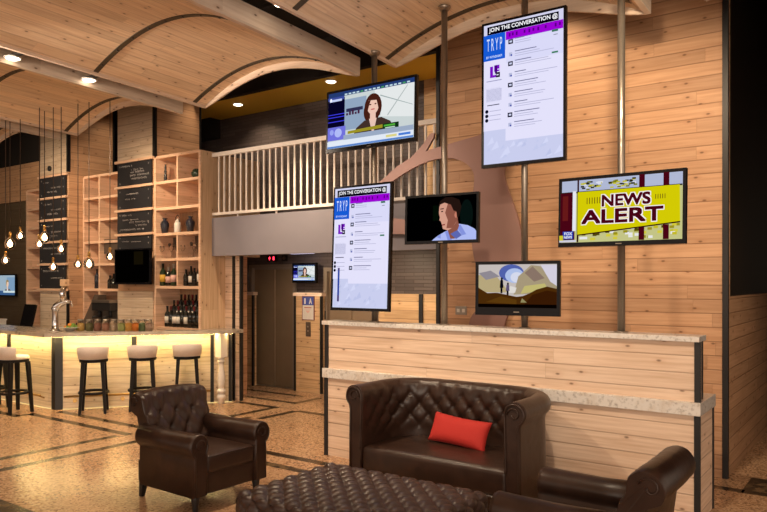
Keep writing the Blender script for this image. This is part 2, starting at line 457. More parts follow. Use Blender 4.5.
# =================================================================== SETTING
struct('floor', MB().box((-20, -9, -.06), (6, 14, 0)), 'floor')
inl = MB(); ZI = .0012
def strip(x0, y0, x1, y1): inl.box((x0, y0, 0), (x1, y1, ZI))
hw = .055
for yy in (5.14, 5.48): strip(-9.75 if yy < 5.3 else -9.62, yy-hw, -7.47, yy+hw)
strip(-14, 4.95-hw, -9.75, 4.95+hw); strip(-9.80, 4.95-hw, -9.70, 5.2)
for xx in (-7.55, -7.10): strip(xx-hw, -2, xx+hw, 5.02 if xx < -7.3 else 6.75)
strip(-7.04, 5.14-hw, 3, 5.14+hw); strip(-7.04, 5.48-hw, 3, 5.48+hw)
strip(-8.2, 7.5-hw, -7.4, 7.5+hw); strip(-7.42, 6.6, -7.31, 7.56); strip(-8.6, 7.94-hw, -7.42, 7.94+hw); strip(-7.42, 7.88, -7.31, 8.5)
strip(-6.98, 6.75, -6.87, 7.45); strip(-6.87, 7.5-hw, -2, 7.5+hw) if False else strip(-6.9, 7.42, -4.6, 7.53)
strip(-9.6, 8.42, -7.7, 8.52)
strip(-6.15, 2.0, -5.5, 2.98); strip(-12, 3.0, -6.15, 3.0+.0001)
strip(-1.4, 6.86, -1.08, 6.97); strip(-1.10, 6.86, -.62, 7.45); strip(-.62, 6.86, 3, 6.97); strip(-1.0, 7.6, -.6, 12)
o = struct('trim_1', inl, 'inlay')

# big pine wall behind the screens
struct('wall_right', MB().box((-4.41, 7.27, 0), (-1.285, 7.45, 4.78)), 'pine_wall')
struct('wall_far_right', MB().box((-1.36, 7.45, 0), (-1.285, 13.0, 1.70)), 'pine_wall')
struct('wall_stone', MB().box((-1.40, 7.45, 1.70), (-1.31, 13.0, 5.4)), 'darkstone')
struct('wall_passage', MB().box((-1.3, 12.9, 0), (4, 13.1, 5.4)), 'darkstone')
struct('passage_light_block', MB().box((.9, 6.9, 0), (1.0, 12.9, 5.4)), 'darkstone')  # unseen dark wall, added to keep world light out of the passage
tr = MB().box((-1.318, 7.25, 0), (-1.268, 7.30, 4.9))
struct('trim_2', tr, 'blacksteel')
struct('trim_3', MB().box((-4.45, 7.24, 0), (-4.405, 7.45, 4.78)), 'blacksteel')
# void above
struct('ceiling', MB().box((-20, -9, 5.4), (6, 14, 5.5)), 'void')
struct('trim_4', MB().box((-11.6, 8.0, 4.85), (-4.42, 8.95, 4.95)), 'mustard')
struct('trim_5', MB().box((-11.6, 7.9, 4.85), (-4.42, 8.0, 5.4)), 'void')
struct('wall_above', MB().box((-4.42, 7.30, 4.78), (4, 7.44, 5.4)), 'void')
# gallery
struct('wall_gallery', MB().box((-11.6, 8.95, 2.6), (-5.71, 9.1, 4.85)), 'brick')
struct('wall_gallery_end', MB().box((-5.71, 8.95, 2.6), (-4.41, 9.1, 4.85)), 'pine_orange')
struct('wall_balcony', MB().box((-8.55, 7.33, 2.235), (-4.45, 7.45, 2.82)), 'fascia')
struct('ceiling_lobby', MB().box((-11.6, 7.45, 2.34), (-4.41, 9.1, 2.6)), 'bronze')
# lobby wall with the elevators
lw = MB()
lw.box((-11.6, 8.95, 0), (-9.47, 9.1, 2.34)); lw.box((-9.47, 8.95, 2.13), (-8.28, 9.1, 2.34)); lw.box((-8.28, 8.95, 0), (-7.66, 9.1, 2.34))
lw.box((-7.66, 8.95, 2.04), (-6.55, 9.1, 2.34)); lw.box((-6.55, 8.95, 0), (-4.41, 9.1, 2.34))
struct('wall_lobby', lw, 'brick')
wn = MB().box((-6.5, 8.88, 0), (-4.47, 8.95, 1.655))
struct('wall_wainscot', wn, 'pine_orange')
struct('trim_6', MB().box((-5.74, 8.85, 0), (-5.68, 8.885, 1.655)), 'black')
# wall end beside the bar tower
struct('wall_tower', MB().box((-8.55, 7.6, 0), (-8.20, 7.63, 2.235)), 'pine_pale')
struct('trim_7', MB().box((-8.365, 7.575, 0), (-8.32, 7.605, 2.235)), 'blacksteel')
struct('trim_8', MB().box((-8.215, 7.585, 0), (-8.185, 7.64, 2.235)), 'blacksteel')
# back walls of the bar
bw = MB()
bw.box((-13.3, 8.04, 0), (-8.61, 8.12, 3.7)); struct('wall_bar', bw, 'pine_wall')
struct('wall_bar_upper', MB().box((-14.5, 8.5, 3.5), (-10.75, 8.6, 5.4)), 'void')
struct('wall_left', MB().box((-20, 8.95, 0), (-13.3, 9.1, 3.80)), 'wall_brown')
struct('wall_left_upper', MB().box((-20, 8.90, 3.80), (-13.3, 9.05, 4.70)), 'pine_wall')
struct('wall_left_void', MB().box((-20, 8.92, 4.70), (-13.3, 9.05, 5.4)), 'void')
struct('trim_10', MB().box((-10.9, 8.7, 4.50), (-10.2, 8.95, 4.85)), 'void')
struct('trim_11', MB().box((-9.72, 8.03, 0), (-9.68, 8.07, 5.4)), 'black')
struct('trim_12', MB().box((-12.25, 8.03, 0), (-12.21, 8.07, 5.4)), 'black')
struct('wall_far_left', MB().box((-20.1, -9, 0), (-20, 9.1, 5.4)), 'wall_brown')
# elevators
def elevator(nm, x0, x1, h):
    d = MB().box((x0+.07, 9.0, 0), ((x0+x1)/2-.004, 9.03, h-.06)).box(((x0+x1)/2+.004, 9.02, 0), (x1-.07, 9.05, h-.06)).build(nm, 'door')
    d['kind'] = 'structure'
    f = MB().box((x0, 8.925, 0), (x0+.07, 9.09, h)).box((x1-.07, 8.925, 0), (x1, 9.09, h)).box((x0+.07, 8.925, h-.06), (x1-.07, 9.09, h)).box((x0+.07, 8.99, h-.09), (x1-.07, 9.0, h-.06))
    f.build('door_frame', 'jamb', d)
    MB().box((x0+.012, 8.915, 1.22), (x0+.05, 8.926, 1.36)).build('floor_indicator', 'black', d)
    MB().box((x0+.07, 8.93, 0), (x1-.07, 9.0, .006)).build('door_sill', 'steel', d)
elevator('door_1', -9.42, -8.28, 2.14); elevator('door_2', -7.66, -6.60, 2.07)

# =================================================================== CEILING VAULTS
def vz(t): return 4.175+.34*(1-t*t)
VL = 2.63
def vault(k, label):
    VL = 2.63 if k <= 0 else 2.56
    xl = -4.406+(.02 if k == 0 else 0)-(3.14 if k < 0 else 3.075)*k; xm = xl+VL/2; y0, y1 = -7.0, 6.28
    r = thing('ceiling_vault', label, 'ceiling panel', (xm, y1, 4.175), 0, 'curved pine ceiling vaults')
    r.rotation_euler.x = -.058 if k == 0 else -.0405
    L = (xm, y1, 4.175); N = 40
    def dr(i): t = -1+2*i/N; return -.02-(.085 if k == 0 else .06)*(1-t**6)
    def pt(i, j, dz=0):
        t = -1+2*i/N; return Vector((xm+t*VL/2, y0 if j == 0 else y1, vz(t)+dz))
    mb = MB()
    mb.grid(N, 1, lambda i, j: pt(i, j), 'pine_ceiling', uvf=lambda i, j: (i*VL*1.02/N+k*1.7, y0 if j == 0 else y1))
    mb.grid(N, 1, lambda i, j: pt(i, j, .09), 'void', uvf=lambda i, j: (0, 0))
    mb.build('curved_panel', None, r, L, recalc=False)
    e = MB()                                    # end board following the arch
    e.grid(N, 1, lambda i, j: pt(i, 1, dr(i) if j == 0 else .09)+Vector((0, .0, 0)))
    e.grid(N, 1, lambda i, j: pt(i, 1, dr(i) if j == 0 else .09)+Vector((0, .03, 0)))
    e.grid(N, 1, lambda i, j: pt(i, 1, dr(i))+Vector((0, .03*j, 0)))
    e.merge().build('end_board', 'pine_beam', r, L)
    MB().box((xl-.01, y0, 4.155), (xl+.03, y1, 4.21)).build('edge_trim', 'pine_beam', r, L)
    MB().box((xl+VL, y0, 4.15), (xl+VL+.05, y1+.02, 4.355)).build('side_beam', 'pine_beam', r, L)
    for yy in (6.10, 4.68, 3.26, 1.84, .42, -1.0, -2.42):
        a = MB()
        i0, i1 = 0, N-1
        a.grid(i1-i0, 1, lambda i, j: pt(i+i0, 0, -.008)+Vector((0, yy-y0+(-.03 if j == 0 else .03), 0)), 'rib')
        for s in (-1, 1): a.grid(i1-i0, 1, lambda i, j: pt(i+i0, 0, -.008 if j == 0 else .002)+Vector((0, yy-y0+.03*s, 0)), 'rib')
        for q in range(9):
            t = -.88+1.76*q/8; a.lathe([(.0, -.006), (.014, -.004), (.014, .006)], (xm+t*VL/2, yy, vz(t)-.010), 8, 'black')
        a.build('rib_strip', None, r, L, recalc=False)
    return r
vault(-1, 'curved pine ceiling vault over the armchair, unseen and added for the light')  # just out of view, added as ceiling for the light
vault(0, 'curved pine ceiling vault over the pole mounted screens')
vault(1, 'curved pine ceiling vault left of the pole mounted screens')
vault(2, 'curved pine ceiling vault over the bar with the pendant bulbs')
vault(3, 'curved pine ceiling vault at the far left behind the bar')

def downlight(p, label, group, tilt=0):
    r = thing('downlight', label, 'ceiling light', p, 0, group)
    MB().lathe([(.078, .018), (.092, .022), (.092, .03), (.07, .03)], (0, 0, 0), 20).build('trim_ring', 'white', r)
    MB().lathe([(0, 0), (.05, .004), (.074, .014), (.074, .028), (0, .028)], (0, 0, 0), 20).build('lamp_disc', 'lamp', r)
    return r
G1 = 'round downlights set in the ceiling'
downlight((-7.86, 3.94, 4.275), 'round downlight at the far left on the beam side', G1)
downlight((-7.86, 4.85, 4.245), 'round downlight on the beam above the hanging bulbs', G1)
downlight((-4.62, 4.80, 4.40), 'round downlight in the dark gap between two ceiling vaults', G1)
downlight((-9.04, 8.317, 4.82), 'round downlight in mustard soffit above balcony railing, left one', G1)
downlight((-6.869, 8.176, 4.82), 'round downlight in mustard soffit just left of news screen', G1)
downlight((-4.87, 8.10, 4.82), 'small downlight in mustard soffit beside the pine wall corner', G1)
for x, y, z in ((-7.86, 3.94, 4.27), (-7.86, 4.85, 4.245), (-4.66, 4.80, 4.39)):
    MB  # lamps hang from slim cross rails in the gap
cr = MB()
for y in (3.94, 4.85): cr.box((-8.02, y-.03, 4.305 if y < 4 else 4.275), (-7.50, y+.03, 4.335 if y < 4 else 4.305))
cr.box((-4.87, 4.77, 4.43), (-4.33, 4.83, 4.46))
struct('trim_9', cr, 'void')
spot('soffit_spot', (-9.04, 8.31, 4.79), (-9.04, 8.9, 3.5), 30, WARM, 110)
spot('soffit_spot', (-6.87, 8.17, 4.79), (-6.87, 8.9, 3.5), 30, WARM, 110)
spot('soffit_spot', (-4.87, 8.1, 4.79), (-4.9, 8.9, 3.2), 70, WARM, 110)
# lobby strip light
t = thing('strip_light', 'cool white strip light on the lobby ceiling above the elevator screen', 'ceiling light', (-7.97, 8.72, 2.30))
MB().box((-.26, -.06, .012), (.26, .06, .04)).build('fixture_body', 'white', t)
MB().box((-.25, -.05, 0), (.25, .05, .012)).build('diffuser', 'led_cold', t)
for x in (-9.0, -7.6, -6.2, -5.0): spot('lobby_fill_spot', (x, 8.0, 2.32), (x, 8.9, 1.1), 44, WARM, 130)  # added wash to brighten the lobby brick, no fixtures

# =================================================================== BALCONY RAILING
t = thing('balcony_railing', 'white wooden balcony railing with thin upright balusters over grey balcony front', 'railing', (-6.5, 7.36, 2.82))
L = (-6.5, 7.36, 2.82)
MB().box((-8.56, 7.33, 3.76), (-4.46, 7.39, 3.82)).build('top_rail', 'rail', t, L)
MB().box((-8.56, 7.335, 2.86), (-4.46, 7.385, 2.90)).build('bottom_rail', 'rail', t, L)
x = -8.42; i = 0
while x < -4.5:
    MB().box((x-.012, 7.350, 2.90), (x+.012, 7.370, 3.76)).build('baluster', 'rail', t, L); x += .121
for x in (-8.0, -7.2, -5.9, -4.7): MB().box((x-.012, 7.35, 2.82), (x+.012, 7.37, 2.86)).build('foot', 'rail', t, L)

# =================================================================== TREE CUTOUT
# smooth outline in x,z on the wall plane
trunk = [(-3.99, 1.30), (-3.95, 1.45), (-3.83, 1.56), (-3.82, 1.72), (-3.86, 1.95), (-3.93, 2.18), (-3.95, 2.5), (-3.93, 2.8), (-3.90, 3.0), (-3.92, 3.12), (-4.05, 3.24),
         (-4.3, 3.31), (-4.6, 3.27), (-4.95, 3.14), (-5.3, 2.93), (-5.55, 2.86), (-5.55, 2.98), (-5.25, 3.08), (-4.98, 3.27), (-4.62, 3.40), (-4.2, 3.46),
         (-3.9, 3.50), (-3.6, 3.55), (-3.3, 3.75), (-3.15, 4.0), (-3.02, 4.0), (-3.16, 3.6), (-3.40, 3.3), (-3.55, 3.1), (-3.50, 2.9), (-3.42, 2.7),
         (-3.35, 2.5), (-3.30, 2.25), (-3.31, 2.0), (-3.37, 1.75), (-3.46, 1.55), (-3.52, 1.40), (-3.54, 1.30)]
def smooth(poly, n=1):
    for _ in range(n):
        q = []
        for i in range(len(poly)):
            a, b = poly[i], poly[(i+1) % len(poly)]
            q += [(a[0]*.75+b[0]*.25, a[1]*.75+b[1]*.25), (a[0]*.25+b[0]*.75, a[1]*.25+b[1]*.75)]
        poly = q
    return poly
XZ = Matrix(((1, 0, 0, 0), (0, 0, 1, 0), (0, 1, 0, 0), (0, 0, 0, 1)))   # (x,y,z)->(x,z,y)
t = thing('tree_cutout', 'mauve brown tree silhouette panel standing against the pine wall behind the screens', 'wall art', (-3.7, 7.2, 0))
L = (-3.7, 7.2, 0)
MB().prism(smooth(trunk, 2), 7.185, 7.22, mat=XZ).build('trunk_panel', 'tree', t, L)
MB().prism(smooth([(-3.95, .02), (-3.99, 1.30), (-3.54, 1.30), (-3.50, .9), (-3.40, .02)], 0), 7.185, 7.22, mat=XZ).build('trunk_base', 'tree', t, L)
MB().prism(smooth([(-5.0, 3.2), (-4.62, 3.46), (-4.50, 3.62), (-4.42, 3.60), (-4.56, 3.40), (-4.7, 3.25)], 1), 7.187, 7.218, mat=XZ).build('twig', 'tree', t, L)
MB().prism(smooth([(-5.35, 2.70), (-4.9, 2.60), (-4.42, 2.56), (-4.0, 2.60), (-3.9, 2.4), (-4.2, 2.35), (-4.8, 2.42), (-5.35, 2.45)], 1), 7.187, 7.218, mat=XZ).build('low_branch', 'tree', t, L)
MB().box((-5.2, 7.22, 2.5), (-5.14, 7.328, 2.6)).box((-3.7, 7.22, 2.4), (-3.6, 7.268, 2.5)).box((-3.7, 7.22, 1.0), (-3.6, 7.268, 1.1)).build('wall_fixing', 'blacksteel', t, L)
MB().box((-3.935, 7.181, 2.062), (-3.30, 7.186, 2.068)).build('panel_seam', 'black', t, L)
t = thing('outlet_plate', 'small metal outlet plate on pine wall beside the tree trunk', 'outlet', (-4.12, 7.27, 1.455))
MB().box((-.075, -.012, 0), (.075, 0, .10), bevel=.003).build('cover_plate', 'steel', t)
for s in (-1, 1): MB().box((s*.035-.018, -.016, .03), (s*.035+.018, -.012, .07)).build('socket', 'label', t)

# =================================================================== HALF WALL
t = thing('partition_wall', 'low pale pine partition wall with granite ledges behind the sofa', 'partition', (-3.06, 5.78, 0))
L = (-3.06, 5.78, 0)
MB().box((-4.92, 5.78, .0), (-1.21, 6.27, .825)).build('lower_block', 'pine_pale', t, L)
MB().box((-4.92, 5.79, .925), (-1.23, 5.97, 1.385)).build('upper_block', 'pine_pale', t, L)
MB().box((-4.95, 5.745, .825), (-1.195, 6.31, .925), bevel=.004).build('lower_ledge', 'granite', t, L)
MB().box((-4.96, 5.75, 1.385), (-1.205, 6.0, 1.428), bevel=.004).build('upper_ledge', 'granite', t, L)
for x in (-4.94, -1.245):
    MB().box((x, 5.765, 0), (x+.045, 5.785, .825)).build('corner_post', 'blacksteel', t, L)
    MB().box((x, 5.775, .925), (x+.045, 5.795, 1.385)).build('corner_post', 'blacksteel', t, L)
MB().box((-1.215, 6.245, 0), (-1.20, 6.275, .825)).build('corner_post', 'blacksteel', t, L)
MB().box((-1.235, 5.95, .925), (-1.222, 5.975, 1.385)).build('corner_post', 'blacksteel', t, L)

# =================================================================== POLES
PX = [-4.357, -3.519, -2.687, -1.83]
plab = ['brushed steel pole behind the two left screens', 'brushed steel pole behind the screen with the man in a blue shirt',
        'brushed steel pole behind the tall right hand screen', 'brushed steel pole behind the yellow news screen']
for x, lb in zip(PX, plab):
    tt = (x+3.091)/1.315; top = vz(tt)+.012
    t = thing('support_pole', lb, 'pole', (x, 5.88, 1.428), 0, 'steel poles between partition and ceiling')
    h = top-1.428
    MB().lathe([(.03, 0), (.03, h)], seg=20).build('shaft', 'steel', t)
    MB().lathe([(.055, 0), (.055, .008), (.032, .012)], seg=20).build('base_flange', 'steel', t)
    MB().lathe([(.032, h-.045), (.045, h-.04), (.062, h-.012), (.062, h-.002)], seg=20).build('top_flange', 'steel', t)

# =================================================================== SCREENS
def screen(name, label, cx, cy, cz, w, h, yaw, pitch, draw, bez=.03, bot=None, chin='', depth=.05, pole=None, cat='screen', group='flat screens on the steel poles'):
    r = thing(name, label, cat, (cx, cy, cz), 0, group)
    r.rotation_euler = (math.radians(pitch), 0, math.radians(yaw))
    bot = bez if bot is None else bot
    fr = MB()
    fr.box((-w/2, -.012, -h/2), (w/2, depth*.45, h/2), bevel=.005)
    fr.box((-w/2*.72, depth*.45, -h/2*.7), (w/2*.72, depth, h/2*.7), bevel=.006)
    # raised bezel rim
    for a, b in (((-w/2, -h/2), (w/2, -h/2+bot)), ((-w/2, h/2-bez), (w/2, h/2)), ((-w/2, -h/2+bot), (-w/2+bez, h/2-bez)), ((w/2-bez, -h/2+bot), (w/2, h/2-bez))):
        fr.box((a[0], -.020, a[1]), (b[0], -.011, b[1]))
    fr.build('bezel', 'bezel', r)
    sw, sh = w-2*bez, h-bez-bot
    a = Art(sw, sh, -.0128)
    draw(a)
    o = a.mb.build('display', None, r, recalc=False); o.location = (0, 0, (bot-bez)/2)
    if chin:
        c = Art(.05, .012, -.0203); c.rect(0, .2, 1, .8, 'steel'); c.mb.build('badge', None, r, recalc=False).location = (0, 0, -h/2+bot*.45)
    if pole:
        br = MB().box((-.10, depth, -.09), (.10, depth+.012, .09)).box((-.03, depth, -.04), (.03, pole, .04))
        br.build('wall_mount', 'blacksteel', r)
    return r
BGW = E(222, 220, 245, 1.0); INK = E(60, 58, 90)
def signboard(variant):
    def d(a):
        a.rect(0, 0, 1, 1, E(196, 200, 232))
        random.seed(3+variant)
        for i in range(26):      # faint pale pattern at the bottom of the board
            u = random.uniform(0, .9); v = random.uniform(.01, .17); s = random.uniform(.02, .07)
            a.poly([(u, v), (u+s*1.6, v+s*.3), (u+s*1.2, v+s)], E(*random.choice([(184, 190, 226), (206, 210, 240), (190, 196, 230)])))
        a.rect(.0, .24, .29, .80, BGW); a.rect(.29, .155 if variant == 0 else .20, 1, .90, BGW)
        a.rect(.295, .70, 1, .90, E(212, 212, 242))
        a.rect(.0, .925, 1, 1, E(205, 205, 232)); a.rect(.045, .927, .945, .985, E(14, 12, 26))
        a.text('JOIN THE CONVERSATION @', .07, .938, .93, .975, E(250, 250, 255), bold=.0012)
        a.rect(.29, .865, 1, .925, E(150, 10, 205))
        for i, u in enumerate((.33, .37, .42, .52, .58, .63, .69, .78, .90, .95)): a.rect(u, .885+.004*(i % 2), u+.022, .910, E(88, 5, 130))
        a.rect(0, .74, .285, .925, E(28, 88, 205))
        a.text('T R Y P', .045, .81, .245, .895, E(205, 220, 250), bold=.0006)
        a.text('BY WYNDHAM', .04, .756, .245, .772, E(190, 210, 250), bold=.001)
        # LF emblem
        a.rect(.09, .615, .13, .695, E(120, 20, 190)); a.rect(.09, .615, .19, .632, E(120, 20, 190))
        a.rect(.145, .655, .215, .70, E(120, 20, 190)); a.rect(.155, .64, .185, .70, E(70, 10, 120)); a.rect(.17, .612, .222, .648, E(24, 22, 40))
        a.rect(.178, .626, .205, .634, BGW); a.rect(.19, .665, .215, .672, BGW)
        for k in range(11): a.rect(.045, .588-.001*k if k == 0 else .535-.0085*k, .245, (.588+.006) if k == 0 else .5385-.0085*k, E(150, 150, 188))
        for k in range(12):      # text block
            a.rect(.045+.016*k, .44, .052+.016*k, .54, E(200, 200, 228))
        a.rect(.06, .415, .22, .421, E(60, 60, 90))
        for k in range(3):
            a.ell(.055, .375-.032*k, .022, .022*a.w/a.h, E(20, 20, 40)); a.rect(.09, .373-.032*k, .24, .377-.032*k, E(160, 160, 195))
        ys = [.845, .755, .69, .61, .54, .47, .40, .33, .26][:9 if variant == 0 else 8]
        for k, v in enumerate(ys):
            dark = k in (0, 2, 4, 7)
            if dark: a.rect(.335, v-.018, .395, v+.014, E(28, 28, 50)); a.rect(.35, v-.008, .382, v+.005, E(200, 205, 235))
            else: a.rect(.345, v-.014, .385, v+.012, E(180, 184, 214)); a.rect(.365, v-.014, .385, v-.002, E(50, 70, 160))
            a.rect(.42, v+.012, .42+.30*((k*37 % 10)/14+.4), v+.018, E(108, 108, 145))
            a.rect(.42, v-.005, .42+.50*((k*53 % 10)/14+.4), v-.001, E(165, 165, 200))
            a.rect(.42, v-.020, .42+.50*((k*29 % 10)/16+.4), v-.016, E(172, 172, 206))
        a.rect(.88, .845, .955, .86, E(60, 110, 90)); a.rect(.90, .822, .95, .828, E(140, 140, 160)); a.rect(.88, .70-.12*variant, .955, .712-.12*variant, E(60, 120, 90))
        if variant: a.rect(.13, .05, .165, .33, E(70, 50, 110)); a.rect(.135, .10, .16, .31, E(40, 70, 160))
    return d
def newsalert(a):
    Y = E(205, 196, 12); Y2 = E(170, 160, 20); MR = E(72, 12, 26); MD = E(48, 6, 20); WH = E(225, 225, 235)
    a.rect(0, 0, 1, 1, E(190, 190, 130))
    a.rect(0, .80, 1, 1, E(170, 178, 205)); random.seed(5)
    for i in range(60):
        u = random.uniform(.16, .62); v = random.uniform(.83, .95); a.rect(u, v, u+.03, v+.025, E(*random.choice([(120, 120, 30), (40, 40, 20), (190, 185, 60), (210, 212, 225)])))
    a.rect(0, .79, 1, .815, E(40, 45, 40))
    for i in range(50):
        u = random.uniform(.16, .96); v = random.uniform(.02, .20); a.rect(u, v, u+.035, v+.04, E(*random.choice([(190, 180, 40), (150, 140, 30), (225, 225, 225), (80, 70, 20), (205, 195, 60)])))
    a.rect(0, 0, .13, .80, MR); a.rect(.02, .35, .07, .75, E(100, 30, 30)); a.rect(.11, .18, .14, .82, WH); a.rect(.15, 0, .165, 1, MD)
    for u in (.67, .86): a.rect(u, .80, u+.045, 1, MR); a.rect(u, 0, u+.045, .22, MR)
    a.poly([(.155, .12), (.99, .26), (.985, .80), (.155, .80)], Y)
    a.poly([(.155, .10), (.99, .24), (.99, .26), (.155, .12)], MD)
    for k in range(6): a.rect(.235+.022*k, .60, .241+.022*k, .70, MR)
    for k in range(5): a.rect(.80+.018*k, .61, .805+.018*k, .68, MR)
    a.text('NEWS', .37, .55, .76, .72, E(245, 235, 240), bold=.011); a.text('NEWS', .37, .55, .76, .72, MR, bold=.0045)
    a.text('ALERT', .20, .29, .86, .49, E(245, 235, 240), bold=.013); a.text('ALERT', .20, .29, .86, .49, MR, bold=.006)
    a.rect(0, 0, .15, .035, E(200, 200, 215)); a.rect(.03, .05, .125, .175, E(25, 60, 165)); a.rect(0, .03, .035, .11, E(200, 190, 40))
    a.text('FOX', .045, .115, .115, .16, WH, bold=.001); a.text('NEWS', .045, .06, .115, .10, WH, bold=.001)
def person_head(a, u, v, s, hair, skin, top, shirt, asp, long=True):
    """a generic on-screen presenter; s = head half height"""
    su = s*asp
    if long: a.ell(u, v-s*.25, su*1.25, s*1.55, hair); a.ell(u-su*.4, v-s*.7, su*.95, s*1.2, hair)
    a.poly([(u-su*3.0, v-s*3.4), (u-su*2.4, v-s*2.3), (u-su*1.2, v-s*1.6), (u+su*1.2, v-s*1.5), (u+su*2.5, v-s*2.1), (u+su*3.1, v-s*3.4)], top)
    a.poly([(u-su*.55, v-s*1.5), (u+su*.55, v-s*1.5), (u+su*.15, v-s*3.0), (u-su*.02, v-s*3.3)], shirt)
    a.rect(u-su*.4, v-s*1.7, u+su*.4, v-s*.6, skin)
    a.ell(u, v-s*.05, su*.85, s*1.0, skin)
    a.ell(u, v+s*.45, su*1.0, s*.75, hair, 16, 0, PI*1.0); a.poly([(u-su*1.05, v+s*.5), (u-su*.9, v-s*1.2), (u-su*.62, v-s*.2), (u-su*.3, v+s*.6)], hair)
    if long: a.poly([(u+su*1.05, v+s*.5), (u+su*1.05, v-s*1.4), (u+su*.72, v-s*.2), (u+su*.5, v+s*.55)], hair)
def woman(a):
    a.rect(0, 0, 1, 1, E(196, 206, 206)); a.poly([(.6, .45), (1, .35), (1, .95), (.55, .95)], E(222, 226, 226))
    a.poly([(.62, .80), (.98, .55), (.98, .56), (.62, .82)], E(150, 165, 165)); a.poly([(.70, .45), (.92, .90), (.93, .90), (.71, .44)], E(165, 175, 175))
    a.rect(.2, .3, .46, .85, E(140, 160, 185)); a.rect(.22, .62, .42, .68, E(50, 50, 80)); [a.rect(.22+.035*q, .56, .243+.035*q, .60+.02*(q % 3), E(70, 30, 60)) for q in range(5)]
    a.rect(0, .92, 1, 1, E(40, 60, 110)); 
    for k in range(16): a.rect(.20+.048*k, .93, .232+.048*k, .955, E(*((190, 215, 225), (70, 150, 90))[k % 5 == 4]))
    a.rect(0, .30, .205, .90, E(14, 10, 40)); 
    for v in (.55, .60, .47): a.rect(0, v, .205, v+.015, E(60, 60, 220))
    a.rect(0, .86, .2, .92, E(60, 75, 150)); a.rect(.02, .84, .17, .88, E(190, 200, 240)); a.ell(.035, .875, .014, .03, E(240, 240, 255))
    a.rect(0, .14, .22, .38, E(110, 110, 215)); a.ell(.13, .27, .045, .08, E(170, 180, 240)); a.ell(.05, .29, .025, .05, E(150, 160, 235))
    person_head(a, .545, .66, .155, E(70, 34, 26), E(232, 190, 172), E(66, 50, 44), E(225, 190, 175), .52)
    a.ell(.515, .672, .012, .012, E(90, 50, 45)); a.ell(.575, .672, .012, .012, E(90, 50, 45)); a.ell(.545, .585, .025, .011, E(190, 90, 90))
    a.poly([(.25, .22), (.72, .24), (.73, .30), (.25, .27)], E(150, 140, 40)); a.rect(.66, .20, .84, .30, E(20, 50, 25))
    a.text('BUSINESS', .67, .255, .83, .285, E(90, 190, 60)) if False else a.rect(.675, .25, .80, .28, E(80, 170, 60))
    a.rect(.69, .215, .80, .235, E(180, 210, 190))
    a.rect(.2, .12, 1, .21, E(150, 165, 190)); a.rect(0, .035, 1, .125, E(220, 228, 240)); a.rect(.70, .06, .82, .10, E(215, 205, 130)); a.rect(0, 0, 1, .035, E(90, 130, 200))
    a.rect(.84, .06, .97, .10, E(70, 120, 210))
def man(a):
    K = E(3, 3, 5); S = E(205, 150, 130); SD = E(135, 82, 68)
    a.rect(0, 0, 1, 1, K); a.rect(.38, .45, .46, .80, E(10, 20, 12)); a.ell(.86, .55, .09, .35, E(14, 24, 22))
    sh = E(168, 180, 236); s2 = E(128, 142, 214)
    a.poly([(.37, 0), (.45, .10), (.55, .19), (.66, .26), (.76, .36), (.88, .32), (.97, .24), (1, .18), (1, 0)], sh)
    a.poly([(.56, .19), (.60, .0), (.66, 0), (.62, .22)], s2); a.poly([(.72, .30), (.80, .10), (.86, .12), (.78, .34)], s2); a.poly([(.44, .08), (.5, .04), (.5, .14)], s2)
    a.poly([(.60, .22), (.64, .03), (.70, .03), (.76, .32), (.74, .45), (.60, .35)], SD)
    a.poly([(.475, .76), (.470, .62), (.485, .52), (.478, .46), (.500, .43), (.515, .36), (.53, .26), (.60, .22), (.66, .27), (.72, .40), (.74, .60), (.70, .84), (.58, .90), (.50, .86)], S)
    a.poly([(.60, .84), (.56, .62), (.60, .45), (.58, .27), (.66, .27), (.74, .45), (.74, .66), (.70, .84)], SD)
    a.ell(.715, .56, .022, .065, E(190, 120, 100))
    a.poly([(.465, .80), (.49, .90), (.56, .97), (.66, .97), (.76, .90), (.79, .75), (.76, .52), (.73, .50), (.72, .64), (.68, .66), (.64, .80), (.55, .85)], E(38, 26, 22))
    a.poly([(.49, .72), (.54, .73), (.54, .705), (.49, .70)], E(60, 34, 28)); a.ell(.517, .655, .014, .016, E(50, 30, 26)); a.poly([(.512, .355), (.56, .37), (.56, .34), (.52, .335)], E(130, 50, 50))
    a.poly([(.64, .14), (.72, .02), (.80, .10), (.74, .22)], E(90, 100, 170))
